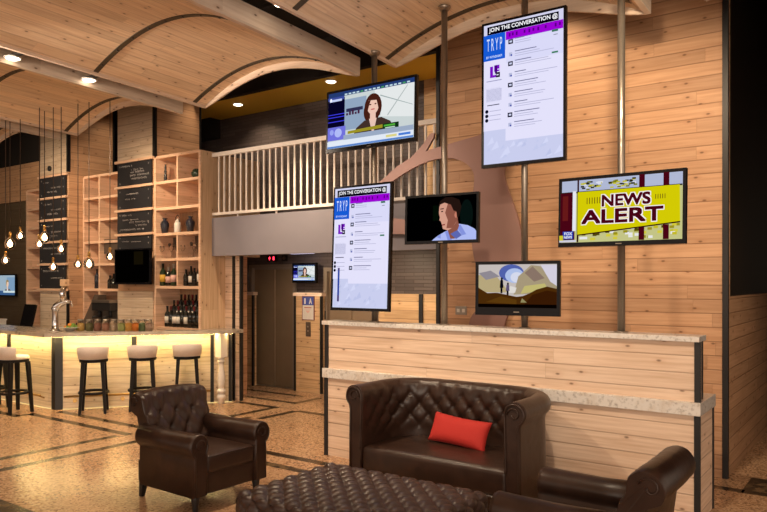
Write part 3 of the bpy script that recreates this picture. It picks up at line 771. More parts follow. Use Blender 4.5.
def land(a):
    a.rect(0, 0, 1, 1, E(190, 182, 178))
    a.poly([(0, .35), (.0, .75), (.12, .82), (.25, .70), (.34, .5), (.4, .35)], E(176, 160, 120)); a.poly([(0, .80), (.16, .86), (.28, .72), (.1, .64)], E(138, 132, 140))
    a.ell(.43, .80, .16, .20, E(80, 95, 165)); a.ell(.47, .74, .12, .17, E(168, 185, 225)); a.ell(.50, .70, .08, .12, E(206, 210, 228))
    a.poly([(.46, .3), (.52, .72), (.68, .98), (.80, .95), (1, .50), (1, .35)], E(160, 146, 118)); a.poly([(.60, .80), (.70, .95), (.85, .68), (.72, .6)], E(132, 112, 100))
    a.poly([(.80, .98), (1, .98), (1, .5), (.92, .6)], E(205, 200, 215)); a.poly([(.55, .32), (.9, .42), (.85, .56), (.6, .5)], E(186, 176, 110))
    a.poly([(.36, .34), (.48, .34), (.50, .46), (.42, .5)], E(214, 210, 205))
    a.poly([(0, 0), (0, .46), (.05, .40), (.12, .33), (.25, .34), (.36, .30), (.50, .25), (.58, .27), (.66, .33), (.75, .42), (.88, .49), (1, .44), (1, 0)], E(72, 44, 16))
    a.poly([(.60, .08), (.70, .30), (.88, .40), (1, .36), (1, .05)], E(56, 30, 12)); a.poly([(.1, .12), (.3, .26), (.5, .18), (.5, .08)], E(88, 58, 20)); a.poly([(.55, .12), (.57, .22), (.63, .12)], E(140, 132, 90))
    a.rect(0, 0, 1, .08, E(14, 8, 5))
    for u, h in ((.305, .36), (.385, .28)):
        b = .33 if u < .35 else .29; D = E(14, 12, 22)
        a.rect(u-.012, b, u+.014, b+h*.5, D); a.poly([(u-.022, b+h*.35), (u+.026, b+h*.35), (u+.020, b+h*.85), (u-.014, b+h*.85)], D if u < .35 else E(90, 80, 110)); a.ell(u+.004, b+h*.93, .013, h*.10, D)
screen('television', 'television showing NEWS ALERT in dark letters on yellow', -1.799, 5.74, 2.423, 1.025, .579, -1.7, -2.1, newsalert, .026, .036, 'b', pole=.11)
screen('information_screen', 'tall upright screen at upper right headed JOIN THE CONVERSATION', -2.638, 5.74, 3.516, .79, 1.304, .2, -.5, signboard(0), .022, .03, pole=.11)
screen('information_screen', 'tall upright screen at lower left headed JOIN THE CONVERSATION', -4.417, 5.74, 2.190, .765, 1.291, -1.8, -2.5, signboard(1), .022, .03, pole=.11)
screen('television', 'television high on left pole showing a woman news presenter', -4.304, 5.74, 3.517, 1.138, .647, -.5, -1.5, woman, .024, .040, 'b', pole=.11)
screen('television', 'television showing a man in a light blue shirt against black', -3.466, 5.74, 2.434, .769, .467, 4.7, -1.6, man, .022, .030, 'b', pole=.11)
screen('television', 'television showing two figures walking on a brown hill', -2.694, 5.74, 1.785, .766, .478, 7.0, -1.3, land, .028, .070, 'b', pole=.11)
screen('television', 'small television hung above the pine panel beside the elevator', -7.94, 8.78, 1.985, .56, .33, -3, 0, woman, .035, .04, pole=.17, group='')
def offscreen(a):
    a.rect(0, 0, 1, 1, E(8, 6, 5)); a.rect(.55, .55, .82, .95, E(26, 22, 12))
screen('television', 'switched off black television on the pillar below the chalkboards', -10.09, 7.0, 2.085, .95, .58, 0, 0, offscreen, .02, .03, pole=.115, group='')
def leftnews(a):
    a.rect(0, 0, 1, 1, E(150, 170, 185)); a.rect(.5, .2, 1, .9, E(120, 150, 180)); person_head(a, .55, .58, .17, E(150, 130, 90), E(225, 190, 165), E(90, 80, 80), E(220, 220, 225), .5, False)
    a.rect(0, 0, 1, .22, E(60, 90, 130)); a.rect(.3, .12, 1, .22, E(200, 215, 215))
screen('television', 'television at the far left edge on the dark brown wall', -17.95, 8.86, 1.745, .88, .55, 0, 0, leftnews, .03, .03, pole=.08, group='')

# =================================================================== ELEVATOR SURROUNDS
for x0, x1, lb in ((-9.42, -9.22, 'narrow pine panel with dark edges left of the elevator door'), (-8.21, -7.63, 'pine panel with dark edges carrying the blue sign')):
    t = thing('wall_panel', lb, 'wall panel', ((x0+x1)/2, 8.86, 0)); L = ((x0+x1)/2, 8.86, 0)
    MB().box((x0, 8.84, 0), (x1, 8.92, 1.60)).build('boarding', 'pine_orange', t, L)
    MB().box((x0-.03, 8.81, 1.60), (x1+.03, 8.92, 1.655)).build('cap', 'pine_beam', t, L)
    for s, xx in ((-1, x0), (1, x1)): MB().box((xx-.018, 8.82, 0), (xx+.018, 8.86, 1.60)).build('edge_strip', 'black', t, L)
def sgn(a):
    a.rect(0, 0, 1, 1, E(120, 70, 60)) if False else a.rect(0, 0, 1, 1, 'sgn_maroon'); a.rect(.05, .03, .95, .97, 'ceramic'); a.rect(.05, .62, .95, .97, 'sgn_blue')
    a.text('1', .2, .68, .3, .90, 'white', bold=.01); a.text('A', .60, .68, .82, .90, 'white', bold=.01)
    a.rect(.2, .50, .8, .54, 'sgn_red'); a.poly([(.3, .40), (.7, .40), (.5, .28)], 'label_p'); a.rect(.25, .44, .75, .46, 'label_p')
M['sgn_maroon'] = plain('sign_maroon', (.20, .05, .06), .6); M['sgn_blue'] = plain('sign_blue', (.04, .07, .32), .5); M['sgn_red'] = plain('sign_red', (.45, .12, .10), .6)
t = thing('wall_sign', 'blue and cream sign with white characters on the pine panel', 'sign', (-7.91, 8.83, 1.20))
MB().box((-.135, -.004, 0), (.135, .008, .40)).build('backing_board', 'sgn_maroon', t)
a = Art(.27, .40, -.005); sgn(a); a.mb.build('printed_face', None, t, recalc=False).location = (0, 0, .20)
t = thing('call_button_plate', 'vertical steel call button plate below the blue sign', 'button panel', (-7.91, 8.83, .93))
MB().box((-.05, -.006, 0), (.05, .008, .24)).build('plate', 'bronze', t)
for z in (.09, .16): MB().lathe([(.014, 0), (.014, .006), (0, .008)], (0, 0, 0), 12, mat=Matrix.Translation((0, -.006, z)) @ Matrix.Rotation(PI/2, 4, 'X')).build('button', 'steel', t)
t = thing('floor_display', 'red lit elevator floor display above the elevator door', 'display', (-8.82, 8.925, 2.19))
MB().box((-.13, -.02, 0), (.13, .0, .11)).build('housing', 'black', t)
a = Art(.2, .08, -.0205); a.poly([(.05, .5), (.2, .9), (.35, .5), (.24, .5), (.24, .1), (.16, .1), (.16, .5)], 'red_led'); a.text('1', .62, .15, .76, .85, 'red_led', bold=.02)
a.mb.build('digits', None, t, recalc=False).location = (0, 0, .055)
t = thing('emergency_lamp', 'small dark round hall lantern right of the red display', 'display', (-8.53, 8.925, 2.19))
MB().box((-.06, -.02, 0), (.06, 0, .11)).build('housing', 'black', t); MB().lathe([(.03, 0), (.03, .01), (0, .012)], (0, 0, 0), 14, mat=Matrix.Translation((0, -.02, .055)) @ Matrix.Rotation(PI/2, 4, 'X')).build('lens', 'bronze', t)

# =================================================================== BAR BACK
# pillars
def pillar(x0, x1, y0, z1, label, cam_dot=False):
    t = thing('bar_pillar', label, 'pillar', ((x0+x1)/2, y0, 0)); L = ((x0+x1)/2, y0, 0)
    MB().box((x0, y0+.02, 0), (x1, 8.03, z1)).build('core', 'pine_wall', t, L)
    MB().box((x0+.01, y0, 0), (x1-.04, y0+.02, 1.68)).build('lower_panel', 'pine_white', t, L)
    MB().box((x0+.01, y0, 3.84), (x1-.04, y0+.02, z1)).build('upper_panel', 'pine_white', t, L)
    MB().box((x1-.045, y0-.004, 3.84), (x1+.004, y0+.05, z1)).build('corner_strip', 'black', t, L)
    if cam_dot:
        MB().box((x1-.045, y0-.004, 0), (x1+.004, y0+.03, 1.68)).build('corner_strip', 'black', t, L)
        MB().lathe([(.05, 0), (.05, .03), (.02, .045), (0, .045)], (0, 0, 0), 16, mat=Matrix.Translation((-12.82, y0, 3.95)) @ Matrix.Rotation(PI/2, 4, 'X')).build('wall_speaker', 'black', t, L)
    for z in ((3.80, 3.39, 2.98, 2.57, 2.16, 1.69) if cam_dot else (3.84, 3.41, 3.02, 2.62)):
        MB().box((x0-.01, y0-.05, z-.02), (x1+.01, y0, z+.02)).build('ledge', 'pine_shelf', t, L)
pillar(-13.18, -12.22, 7.12, 5.4, 'pine clad pillar with chalkboards at the left end of the bar back', True)
pillar(-10.70, -9.69, 7.12, 5.4, 'pine clad pillar with chalkboards above the black television')
random.seed(21)
def chalk(x0, x1, z0, z1, label, rows, group, texty=True):
    t = thing('chalkboard', label, 'chalkboard', ((x0+x1)/2, 7.115, z0), 0, group); w = x1-x0; h = z1-z0
    MB().box((-w/2, -.018, 0), (w/2, .0, h)).build('board', 'chalk', t)
    mb = MB()
    for (u0, u1, v) in rows:
        u = u0; pts = []
        while u < u1:
            amp = random.uniform(.25, 1)*h*.055
            for q in range(6):
                ang = q/6*2*PI
                pts.append(Vector(((u+q*.006-.5)*w+math.sin(ang)*.008, -.0195, v*h+math.cos(ang)*amp)))
            u += .038
            if random.random() < .12 and len(pts) > 4:
                mb.tube(pts, .0033, 4); pts = []; u += .03
        if len(pts) > 2: mb.tube(pts, .0033, 4)
    for u, v in ((.08, .86), (.92, .86), (.08, .12), (.92, .45)): mb.box(((u-.5)*w-.006, -.0205, v*h-.012), ((u-.5)*w+.006, -.018, v*h+.012))
    mb.build('chalk_writing', 'chalkline', t)
g = 'chalkboards on the pillar above the black television'
chalk(-10.66, -9.74, 3.435, 3.815, 'topmost chalkboard on right pillar with five written lines', [(.12, .42, .85), (.42, .78, .66), (.40, .78, .55), (.38, .95, .42), (.42, .90, .27)], g)
chalk(-10.66, -9.74, 3.045, 3.385, 'second chalkboard from top on right pillar with a short heading', [(.26, .62, .72), (.24, .52, .48)], g)
chalk(-10.66, -9.74, 2.645, 2.995, 'third chalkboard from top on right pillar, filled with writing', [(.14, .40, .84), (.16, .66, .62), (.36, .94, .50), (.55, .85, .34), (.10, .78, .16)], g)
chalk(-10.66, -9.74, 2.37, 2.595, 'lowest chalkboard on right pillar, one line over the television', [(.14, .34, .60), (.42, .72, .56)], g)
g = 'chalkboards on the left pillar'
nm = ['topmost', 'second', 'third', 'fourth', 'lowest']
zz = [3.80, 3.39, 2.98, 2.57, 2.16, 1.69]
for k in range(5):
    chalk(-13.15, -12.26, zz[k+1]+.022, zz[k]-.022, nm[k]+' chalkboard on the left pillar'+('' if k in (0, 4) else ' from the top'), [(.15, .15+.1*(k+2), .75), (.45, .85, .45), (.3, .7, .25)][:3 if k < 3 else 2], g)

def shelf(name, label, x0, x1, y0, y1, zs, cols, openbottom=True, side=False):
    """zs from top to bottom, cols: list of divider x per row"""
    t = thing(name, label, 'shelf', ((x0+x1)/2, y0, 0)); L = ((x0+x1)/2, y0, 0)
    th = .022
    MB().box((x0, y0+.004, 0), (x0+.04, y1, zs[0])).build('side_panel', 'pine_shelf', t, L)
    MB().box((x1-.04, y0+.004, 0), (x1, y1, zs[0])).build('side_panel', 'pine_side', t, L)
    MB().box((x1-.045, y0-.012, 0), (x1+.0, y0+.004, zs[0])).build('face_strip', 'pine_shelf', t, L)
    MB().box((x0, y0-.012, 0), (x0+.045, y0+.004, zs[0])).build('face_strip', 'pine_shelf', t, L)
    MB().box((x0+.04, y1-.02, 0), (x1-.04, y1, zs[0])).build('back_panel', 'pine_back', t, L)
    for z in zs: MB().box((x0+.04, y0-.008, z-th), (x1-.04, y1-.02, z+th)).build('shelf_board', 'pine_shelf', t, L)
    for k, c in enumerate(cols):
        for x in c: MB().box((x-.018, y0-.004, zs[k+1]+th), (x+.018, y1-.02, zs[k]-th)).build('divider', 'pine_shelf', t, L)
    return t
shelf('display_shelf', 'tall pine cube shelf with wine bottles and vases right of the television', -9.68, -8.55, 7.12, 7.60, [3.83, 3.42, 3.00, 2.59, 2.19, 1.75, 1.10], [[-9.11], [-9.11], [], [-9.11], [-9.11], []])
shelf('display_shelf', 'empty topped pine cube shelf between the two chalkboard pillars', -12.21, -10.71, 7.42, 7.79, [3.76, 3.36, 2.96, 2.555, 2.15, 1.69, .95], [[-11.70]]*6)
shelf('display_shelf', 'narrow pine shelf left of the left chalkboard pillar', -14.25, -13.2, 7.42, 7.79, [3.66, 3.28, 2.90, 2.51, 2.11, 1.66, .95], [[]]*6)
MB  # tower side cladding behind the railing
struct('wall_tower_side', MB().box((-8.60, 7.60, 2.24), (-8.55, 8.35, 3.82)), 'pine_side')

# =================================================================== BAR COUNTER
A = Vector((-9.78, 5.52)); B = Vector((-8.25, 7.47)); d = (B-A).normalized(); nrm = Vector((d.y, -d.x))
def off(p, a, b=0): q = p+nrm*a+d*b; return (q.x, q.y)
def cornerpt(o):   # intersection of left line y=5.52-o with diagonal offset by o
    y = 5.52-o; base = A+nrm*o; s = (y-base.y)/d.y; return (base.x+d.x*s, y)
t = thing('bar_counter', 'pine fronted bar counter with glowing strip under a stone worktop', 'bar', (-9.78, 5.52, 0)); L = (-9.78, 5.52, 0)
fr = MB(); fr.prism([(-13.5, 5.52), (A.x, A.y), (B.x, B.y), off(B, -.08), cornerpt(-.08), (-13.5, 5.60)], 0, 1.05)
fr.build('front_panel', 'pine_bar', t, L)
MB().prism([(-13.5, 5.28), cornerpt(.24), off(B, .24, -.02), off(B, .10, .16), (-8.24, 7.56), (-8.51, 7.56), (-8.51, 7.09), cornerpt(-.42)[0:2] and (-9.6, 7.09-.9), (-9.98, 5.95), (-13.5, 5.95)], 1.062, 1.115).build('worktop', 'counter', t, L)
MB().prism([(-13.5, 5.36), cornerpt(.16), off(B, .16), off(B, .12), cornerpt(.12), (-13.5, 5.40)], 1.056, 1.0625).build('light_strip', 'led', t, L)
MB().prism([(-13.5, 5.50), cornerpt(.018), off(B, .018), off(B, .002), cornerpt(.002), (-13.5, 5.515)], .0, .008).build('light_strip', 'led_low', t, L)
def post(s, w, o=.012, h=1.03):
    p = A+d*s; a_ = (off(p, 0, -w/2), off(p, o, -w/2), off(p, o, w/2), off(p, 0, w/2))
    MB().prism(list(a_), 0, h).build('steel_post', 'blacksteel', t, L)
post(1.06, .07); post(2.18, .05); post(2.45, .05)
MB().prism([(A.x-.09, 5.52), (A.x-.09, 5.50), cornerpt(.02), off(A, .02, .09), off(A, 0, .09), (A.x, A.y)], 0, 1.035).build('steel_post', 'blacksteel', t, L)
MB().box((-11.15, 5.50, 0), (-11.07, 5.52, 1.035)).build('steel_post', 'blacksteel', t, L)
fr = MB()
def foot_rail(p0, p1):
    fr.tube([p0, p1], .018, 10)
pa = A+nrm*.12+d*.12; pb = A+nrm*.12+d*2.15
MB().tube([(pa.x, pa.y, .20), (pb.x, pb.y, .20)], .016, 10, 'brass').build('foot_rail', None, t, L)
MB().tube([(-13.2, 5.40, .20), (-10.0, 5.40, .20)], .016, 10, 'brass').build('foot_rail', None, t, L)
for s in (.25, .9, 1.5, 2.05):
    q = A+d*s; e = q+nrm*.12
    MB().tube([(q.x, q.y, .20), (e.x, e.y, .20)], .010, 8).lathe([(.03, 0), (.03, .01)], (0, 0, 0), 12, mat=Matrix.Translation((q.x, q.y, .12)) @ Matrix.Rotation(PI/2, 4, (d.x, d.y, 0))).build('rail_bracket', 'brass', t, L)
for x in (-10.1, -11.5): MB().tube([(x, 5.52, .14), (x, 5.40, .20)], .010, 8).build('rail_bracket', 'brass', t, L)
fr.bm.free()
# turned leg
q = A+d*2.31+nrm*.12
MB().box((q.x-.065, q.y-.065, .70), (q.x+.065, q.y+.065, 1.062), bevel=.004).lathe([(.055, .70), (.035, .665), (.052, .65), (.052, .635), (.034, .62), (.036, .56), (.055, .42), (.058, .34), (.042, .24), (.038, .225), (.062, .21), (.066, .19), (.06, .165), (.04, .15), (.062, .13), (.066, .10), (.06, .07), (.045, .05), (.052, .0)][::-1], (q.x, q.y, 0), 20).build('turned_leg', 'rail', t, L)

# under-counter back bar cabinet (dark), behind the counter
t = thing('back_counter', 'low dark work counter under the back shelves', 'counter', (-11.2, 7.0, 0)); L = (-11.2, 7.0, 0)
MB().box((-16.5, 6.72, .0), (-12.3, 7.06, .88)).build('cabinet', 'bronze', t, L); MB().box((-16.5, 6.68, .88), (-12.3, 7.10, .92)).build('worktop', 'counter', t, L)

# =================================================================== BAR STOOLS
def make_stool(label):
    r = thing('bar_stool', label, 'bar stool', (0, 0, 0), 0, 'cream seated bar stools along the bar')   # faces +y, back at -y
    MB().prism([(.20*math.cos(2*PI*k/28)*.95, .20*math.sin(2*PI*k/28)) for k in range(28)], .715, .755).build('seat_frame', 'stoolwood', r)
    MB().lathe([(.0, .755), (.19, .755), (.195, .775), (.185, .798), (.12, .808), (0, .810)], seg=28).build('seat', 'stool', r)
    bk = MB(); N = 18
    def f(i, j):
        a = PI*1.5+(-1+2*j/N)*1.12
        sec = [(0, .762), (0, .93), (.012, .945), (.030, .945), (.042, .93), (.042, .762)][i % 6]
        R = .172+sec[0]+.14*(sec[1]-.76)
        return Vector((R*math.cos(a), R*math.sin(a), sec[1]-(.02*(abs(-1+2*j/N)**3) if sec[1] > .9 else 0)))
    bk.grid(6, N, f, closed_u=True, capv=True); bk.build('backrest', 'stool', r)
    for sx in (-1, 1):
        for sy in (-1, 1):
            m = MB(); x0, y0, x1, y1 = .125*sx, .125*sy, .165*sx, .165*sy
            vs = [(x1-.018, y1-.018, 0), (x1+.018, y1-.018, 0), (x1+.018, y1+.018, 0), (x1-.018, y1+.018, 0), (x0-.026, y0-.026, .72), (x0+.026, y0-.026, .72), (x0+.026, y0+.026, .72), (x0-.026, y0+.026, .72)]
            m.faces([Vector(v) for v in vs], [(3,2,1,0),(4,5,6,7),(0,1,5,4),(1,2,6,5),(2,3,7,6),(3,0,4,7)])
            m.build('leg', 'stoolwood', r)
    c = .150
    m = MB().tube([(.19*math.cos(2*PI*k/24), .19*math.sin(2*PI*k/24), .285) for k in range(24)], .019, 8, closed=True)
    m.build('footrest_ring', 'stoolwood', r)
    return r
ang = math.atan2(-nrm.y, -nrm.x)-PI/2
st = make_stool('cream bar stool nearest the black corner post of the bar')
st.location = (-9.17, 5.73, 0); st.rotation_euler.z = ang
dup(st, (-8.80, 6.27, 0), ang, 'middle bar stool of the three in front of the angled bar')
dup(st, (-8.44, 6.77, 0), ang, 'bar stool nearest the turned white leg of the bar')
dup(st, (-10.06, 5.06, 0), .1, 'bar stool at the left edge with its round seat showing')
dup(st, (-10.74, 5.08, 0), -.1, 'bar stool mostly cut off by the left edge of the photo')

# =================================================================== ARMCHAIRS
def roll_section(y0, z0, r, inner, outer, zb):
    """outline of arm in (y,z): inner edge up, scroll, outer edge down"""
    pts = [(inner, zb), (inner, z0-r*.75)]
    a0 = math.atan2(-.75, (inner-y0)/r)
    a0 = PI+.75
    for k in range(15):
        a = a0-(a0+1.05)*k/14
        pts.append((y0+r*math.cos(a), z0+r*math.sin(a)))
    pts += [(outer, z0-r*1.15), (outer, zb)]
    return pts
def make_armchair(label):
    r = thing('armchair', label, 'armchair', (0, 0, 0), 0, 'dark brown leather armchairs with tufted backs')  # faces +x
    # base
    rbox_pts(-.42, .37, -.345, .345, .13, .32, .02, .12).build('seat_base', 'leather', r)
    rbox_pts(-.24, .395, -.258, .258, .30, .445, .035, .05, crown=.018).build('seat_cushion', 'leather', r)
    MB().tube([(.392, -.25, .435), (.396, 0, .437), (.392, .25, .435)], .006, 6).tube([(.372, -.345, .305), (.376, 0, .305), (.372, .345, .305)], .005, 6).build('piping', 'leather', r)
    for s in (-1, 1):
        pts = roll_section(.335, .540, .096, .258, .385, .13)
        m = MB()
        xs = [(-.33, 1), (.0, 1), (.30, 1.0), (.375, 1.0), (.392, .97), (.398, .90)]
        cy, cz = .33, .38
        n = len(pts)
        def f(i, j):
            x, k = xs[j]; y, z = pts[i % n]
            sag = -.012*math.sin(PI*(x+.3)/.7) if z > .55 else 0
            return Vector((x, s*(cy+(y-cy)*k), cz+(z-cz)*(k if k > .99 else (k+1)/2)+sag))
        m.grid(n, len(xs)-1, f, closed_u=True, capv=True)
        am = m.build('arm', 'leather', r)
        MB().tube([(.396, s*(cy+(y-cy)*.86), cz+(z-cz)*.95) for y, z in pts], .008, 6).build('arm_piping', 'leather', am)
        c = MB(); c.tube([(.402, s*(.335+(.055-.0035*k)*math.cos(PI-k*.55)), .540+(.055-.0035*k)*math.sin(PI-k*.55)) for k in range(12)], .005, 6); c.build('arm_scroll', 'leather', am)
    # back
    m = MB(); sec = []
    for k in range(15): sec.append((-.235-.14*(k/14)**1.2, .40+.38*k/14, 1))
    for k in range(1, 14):
        a = .15+(PI+.55)*k/13; sec.append((-.472+.098*math.cos(a), .808+.098*math.sin(a), 0))
    sec += [(-.475, .69, 0), (-.455, .5, 0), (-.435, .14, 0), (-.25, .14, 0), (-.23, .30, 0)]
    ns = len(sec); NV = 64
    def f(i, j):
        x, z, tf = sec[i % ns]; v = -1+2*j/NV; y = v*(.315+.035*max(0, (z-.5)/.4))
        ed = min(1, (1-abs(v))*9)
        x += .03*(v*v)*(1 if z > .4 else 0)
        if z > .3 and (tf or (i < 20)):
            w = min(1, max(0, (z-.42)/.06))*min(1, max(0, (.87-z)/.03)) if not (i >= 15) else max(0, 1-(i-14)/5)
            x += .036*(tuftb(y, z-.44, .17, .25)-.55)*ed*w
        z += -.012*(1-ed) - .02*v*v*(z > .7)
        return Vector((x, y, z))
    m.grid(ns, NV, f, closed_u=True, capv=True)
    b = m.build('backrest', 'leather', r)
    for s in (-1, 1):
        c = MB(); c.tube([(-.470+(.06-.0042*k)*math.cos(.3+k*.55), s*.352, .795+(.06-.0042*k)*math.sin(.3+k*.55)) for k in range(12)], .006, 6); c.build('back_scroll', 'leather', b)
    for sx, sy in ((.33, 1), (.33, -1), (-.37, 1), (-.37, -1)):
        m = MB()
        if sx > 0: m.lathe([(.016, 0), (.022, .02), (.024, .05), (.034, .11), (.036, .14)], (sx, sy*.325, 0), 14)
        else:
            x, y = sx, sy*.315; q = sx-.03
            m.faces([Vector(v) for v in ((q-.018, y-.018, 0), (q+.018, y-.018, 0), (q+.018, y+.018, 0), (q-.018, y+.018, 0), (x-.028, y-.028, .15), (x+.028, y-.028, .15), (x+.028, y+.028, .15), (x-.028, y+.028, .15))], [(3,2,1,0),(4,5,6,7),(0,1,5,4),(1,2,6,5),(2,3,7,6),(3,0,4,7)])
        m.build('leg', 'black', r)
    return r
ch = make_armchair('dark leather armchair standing alone left of the ottoman')
ch.location = (-4.86, 4.05, 0); ch.rotation_euler.z = math.radians(-1)
dup(ch, (-1.48, 4.06, 0), math.radians(180), 'dark leather armchair at lower right, seen from behind its scrolled back')

# =================================================================== SOFA (tub chesterfield)
t = thing('sofa', 'dark brown leather two seat tub sofa with tufted back', 'sofa', (-3.025, 5.24, 0), math.radians(0))
HB, HW, R0 = .245, .665, .30
path = []
y0f = -.44
for k in range(16): path.append((-HW, y0f+(HB-R0-y0f)*k/15, -1, 0))
for k in range(1, 15): a = PI-PI/2*k/15; path.append((-HW+R0+R0*math.cos(a), HB-R0+R0*math.sin(a), math.cos(a), math.sin(a)))
for k in range(0, 41): path.append((-HW+R0+(2*HW-2*R0)*k/40, HB, 0, 1))
for k in range(1, 15): a = PI/2-PI/2*k/15; path.append((HW-R0+R0*math.cos(a), HB-R0+R0*math.sin(a), math.cos(a), math.sin(a)))
for k in range(0, 16): path.append((HW, HB-R0+(y0f-(HB-R0))*k/15, 1, 0))
# resample finely
def resample(P, step):
    out = [P[0]]; acc = 0; L = 0; res = [(P[0], 0.0)]
    for a, b in zip(P[:-1], P[1:]):
        dl = math.hypot(b[0]-a[0], b[1]-a[1]); 
        if dl < 1e-9: continue
        n = max(1, int(round(dl/step)))
        for q in range(1, n+1):
            f = q/n; res.append((tuple(a[i]+(b[i]-a[i])*f for i in range(4)), L+dl*f))
        L += dl
    return res, L
RP, PL = resample(path, .018)
sec = [(0, .34+.0*k) for k in ()]
for k in range(26): sec.append((.012-.012*k/25, .38+.46*k/25, 1))
for k in range(1, 16):
    a = PI-(PI+.95)*k/15; sec.append((.086+.086*math.cos(a), .872+.084*math.sin(a), 0))
sec += [(.125, .76, 0), (.13, .5, 0), (.13, .13, 0), (.02, .13, 0), (.02, .30, 0)]
ns = len(sec)
m = MB()
def sf(i, j):
    (px_, py_, nx, ny), s = RP[j]; n, z, tf = sec[i % ns]
    endf = min(1, min(s, PL-s)/.10); back = min(1, max(0, (min(s, PL-s)-.10)/.25))
    if i < 30:
        w = (1 if i <= 22 else max(0, 1-(i-22)/8)) * min(1, i/4)
        n -= .036*(tuftb(s-PL/2, z-.53, .17, .20)-.5)*w*(.3+.7*back)*endf*min(1, max(.0, (z-.50)/.10))
    if endf < 1: k = 1-endf; 
    return Vector((px_+nx*n, py_+ny*n, z))
m.grid(ns, len(RP)-1, sf, closed_u=True, capv=True)
m.build('backrest', 'leather', t)
for s in (-1, 1):
    p = MB(); pts = [(n, z) for n, z, _ in sec if True]
    p.tube([(s*(HW+.065+(n-.065)*.90), y0f-.004, .45+(z-.45)*.965) for n, z in pts[2:-2]], .009, 6).build('arm_piping', 'leather', t)
    c = MB(); c.tube([(s*(HW+.082+(.055-.0035*k)*math.cos(PI-k*.55)), y0f-.006, .862+(.055-.0035*k)*math.sin(PI-k*.55)) for k in range(12)], .006, 6); c.build('arm_scroll', 'leather', t)
rbox_pts(-.685, .685, -.43, .27, .22, .44, .045, .05, crown=.018).build('seat_cushion', 'leather', t)
rbox_pts(-.78, .78, -.43, .33, .11, .235, .025, .12).build('base_frame', 'leather', t)
for sx in (-.74, .74):
    for sy in (-.37, .29): MB().lathe([(.018, 0), (.030, .11), (.030, .12)], (sx, sy, 0), 12).build('leg', 'black', t)

# red cushion
def pill(key, p, d):
    return 0
L3 = thing('throw_cushion', 'bright red oblong cushion leaning against the sofa back', 'cushion', (-3.02, 5.22, .452))
m = MB(); NU, NV = 30, 16; w, h, tck = .58, .26, .07
for sg in (-1, 1):
    def f(i, j):
        u = -1+2*i/NU; v = -1+2*j/NV
        b = max(0, (1-abs(u)**3))**.55*max(0, (1-abs(v)**3))**.55
        x = u*w/2*(1-.05*(1-v*v)*abs(u)); z = v*h/2*(1-.10*(1-u*u)*abs(v))
        return Vector((x, sg*tck*b, z+h/2))
    m.grid(NU, NV, f)
m.merge(1e-4)
o = m.build('cushion_cover', 'redfab', L3)
o.data.transform(Matrix.Rotation(math.radians(-24), 4, 'X'))
L3.rotation_euler = (0, math.radians(3), math.radians(-4))

# =================================================================== OTTOMAN
SU, SV = .150, .150
ox0, ox1, oy0, oy1, oz0, oz1 = -.72, .68, -.52, .52, .10, .425
def od(key, p, n):
    if key == 'bot': return 0
    dx = max(0, abs(p.x)); 
    ztop = oz1-p.z
    if key == 'top': T = tuft(p.x, p.y, SU, SV)
    elif key in ('y0', 'y1'): T = tuft(p.x, (abs(p.y)+ztop)*(1 if p.y > 0 else -1), SU, SV)
    else: T = tuft((abs(p.x)+ztop)*(1 if p.x > 0 else -1), p.y, SU, SV)
    # fade where vertical corners meet and at the underside
    T = T**.8
    cf = min(1, (max(0, (ox1-abs(p.x)))+max(0, (oy1-abs(p.y))))/.06)
    bf = min(1, max(0, (p.z-oz0)/.04))
    return .034*(T*cf-.5)*bf
t = thing('ottoman', 'large rectangular deep buttoned brown leather ottoman in front of the sofa', 'ottoman', (-2.89, 3.78, 0))
rbox_pts(ox0, ox1, oy0, oy1, oz0, oz1, .055, .0105, disp=od).build('tufted_cover', 'leather2', t)
for sx in (-.66, .66):
    for sy in (-.44, .44): MB().lathe([(.02, 0), (.032, .10), (.032, .13)], (sx, sy, 0), 12).build('leg', 'black', t)
for (x, y, w) in ((-.66, 0, 1),): pass

# =================================================================== PENDANT BULBS
def cz_at(x, y):
    for k in range(-1, 4):
        xl = -4.406-3.075*k
        if xl <= x <= xl+2.56: return vz(-1+2*(x-xl)/2.56)
    return 4.175 if False else 4.30
bulbs = [(-10.622, 5.284, 2.397, 'clear globe bulb at far left, lower right one of the upper pair', 1),
 (-10.499, 5.373, 2.515, 'hanging bulb highest of those at the far left', 0), (-10.675, 5.246, 2.153, 'hanging bulb above the wall television at far left', 0),
 (-10.78, 5.05, 2.057, 'lowest hanging bulb at the left edge', 0), (-10.208, 5.583, 2.49, 'hanging globe bulb in front of the left chalkboard pillar, upper one', 1),
 (-10.16, 5.48, 2.388, 'small hanging bulb just under the globe bulb at the left pillar', 0), (-10.008, 5.727, 2.323, 'hanging bulb at right edge of left chalkboard pillar, upper one', 0),
 (-10.07, 5.64, 2.057, 'hanging bulb directly above the chrome beer tap', 0), (-9.807, 5.872, 2.095, 'hanging bulb in front of the bare pine pillar side', 0),
 (-9.675, 5.968, 2.101, 'largest glowing bulb in front of the middle shelf', 1), (-9.423, 6.149, 2.208, 'hanging bulb just left of the black television', 0)]
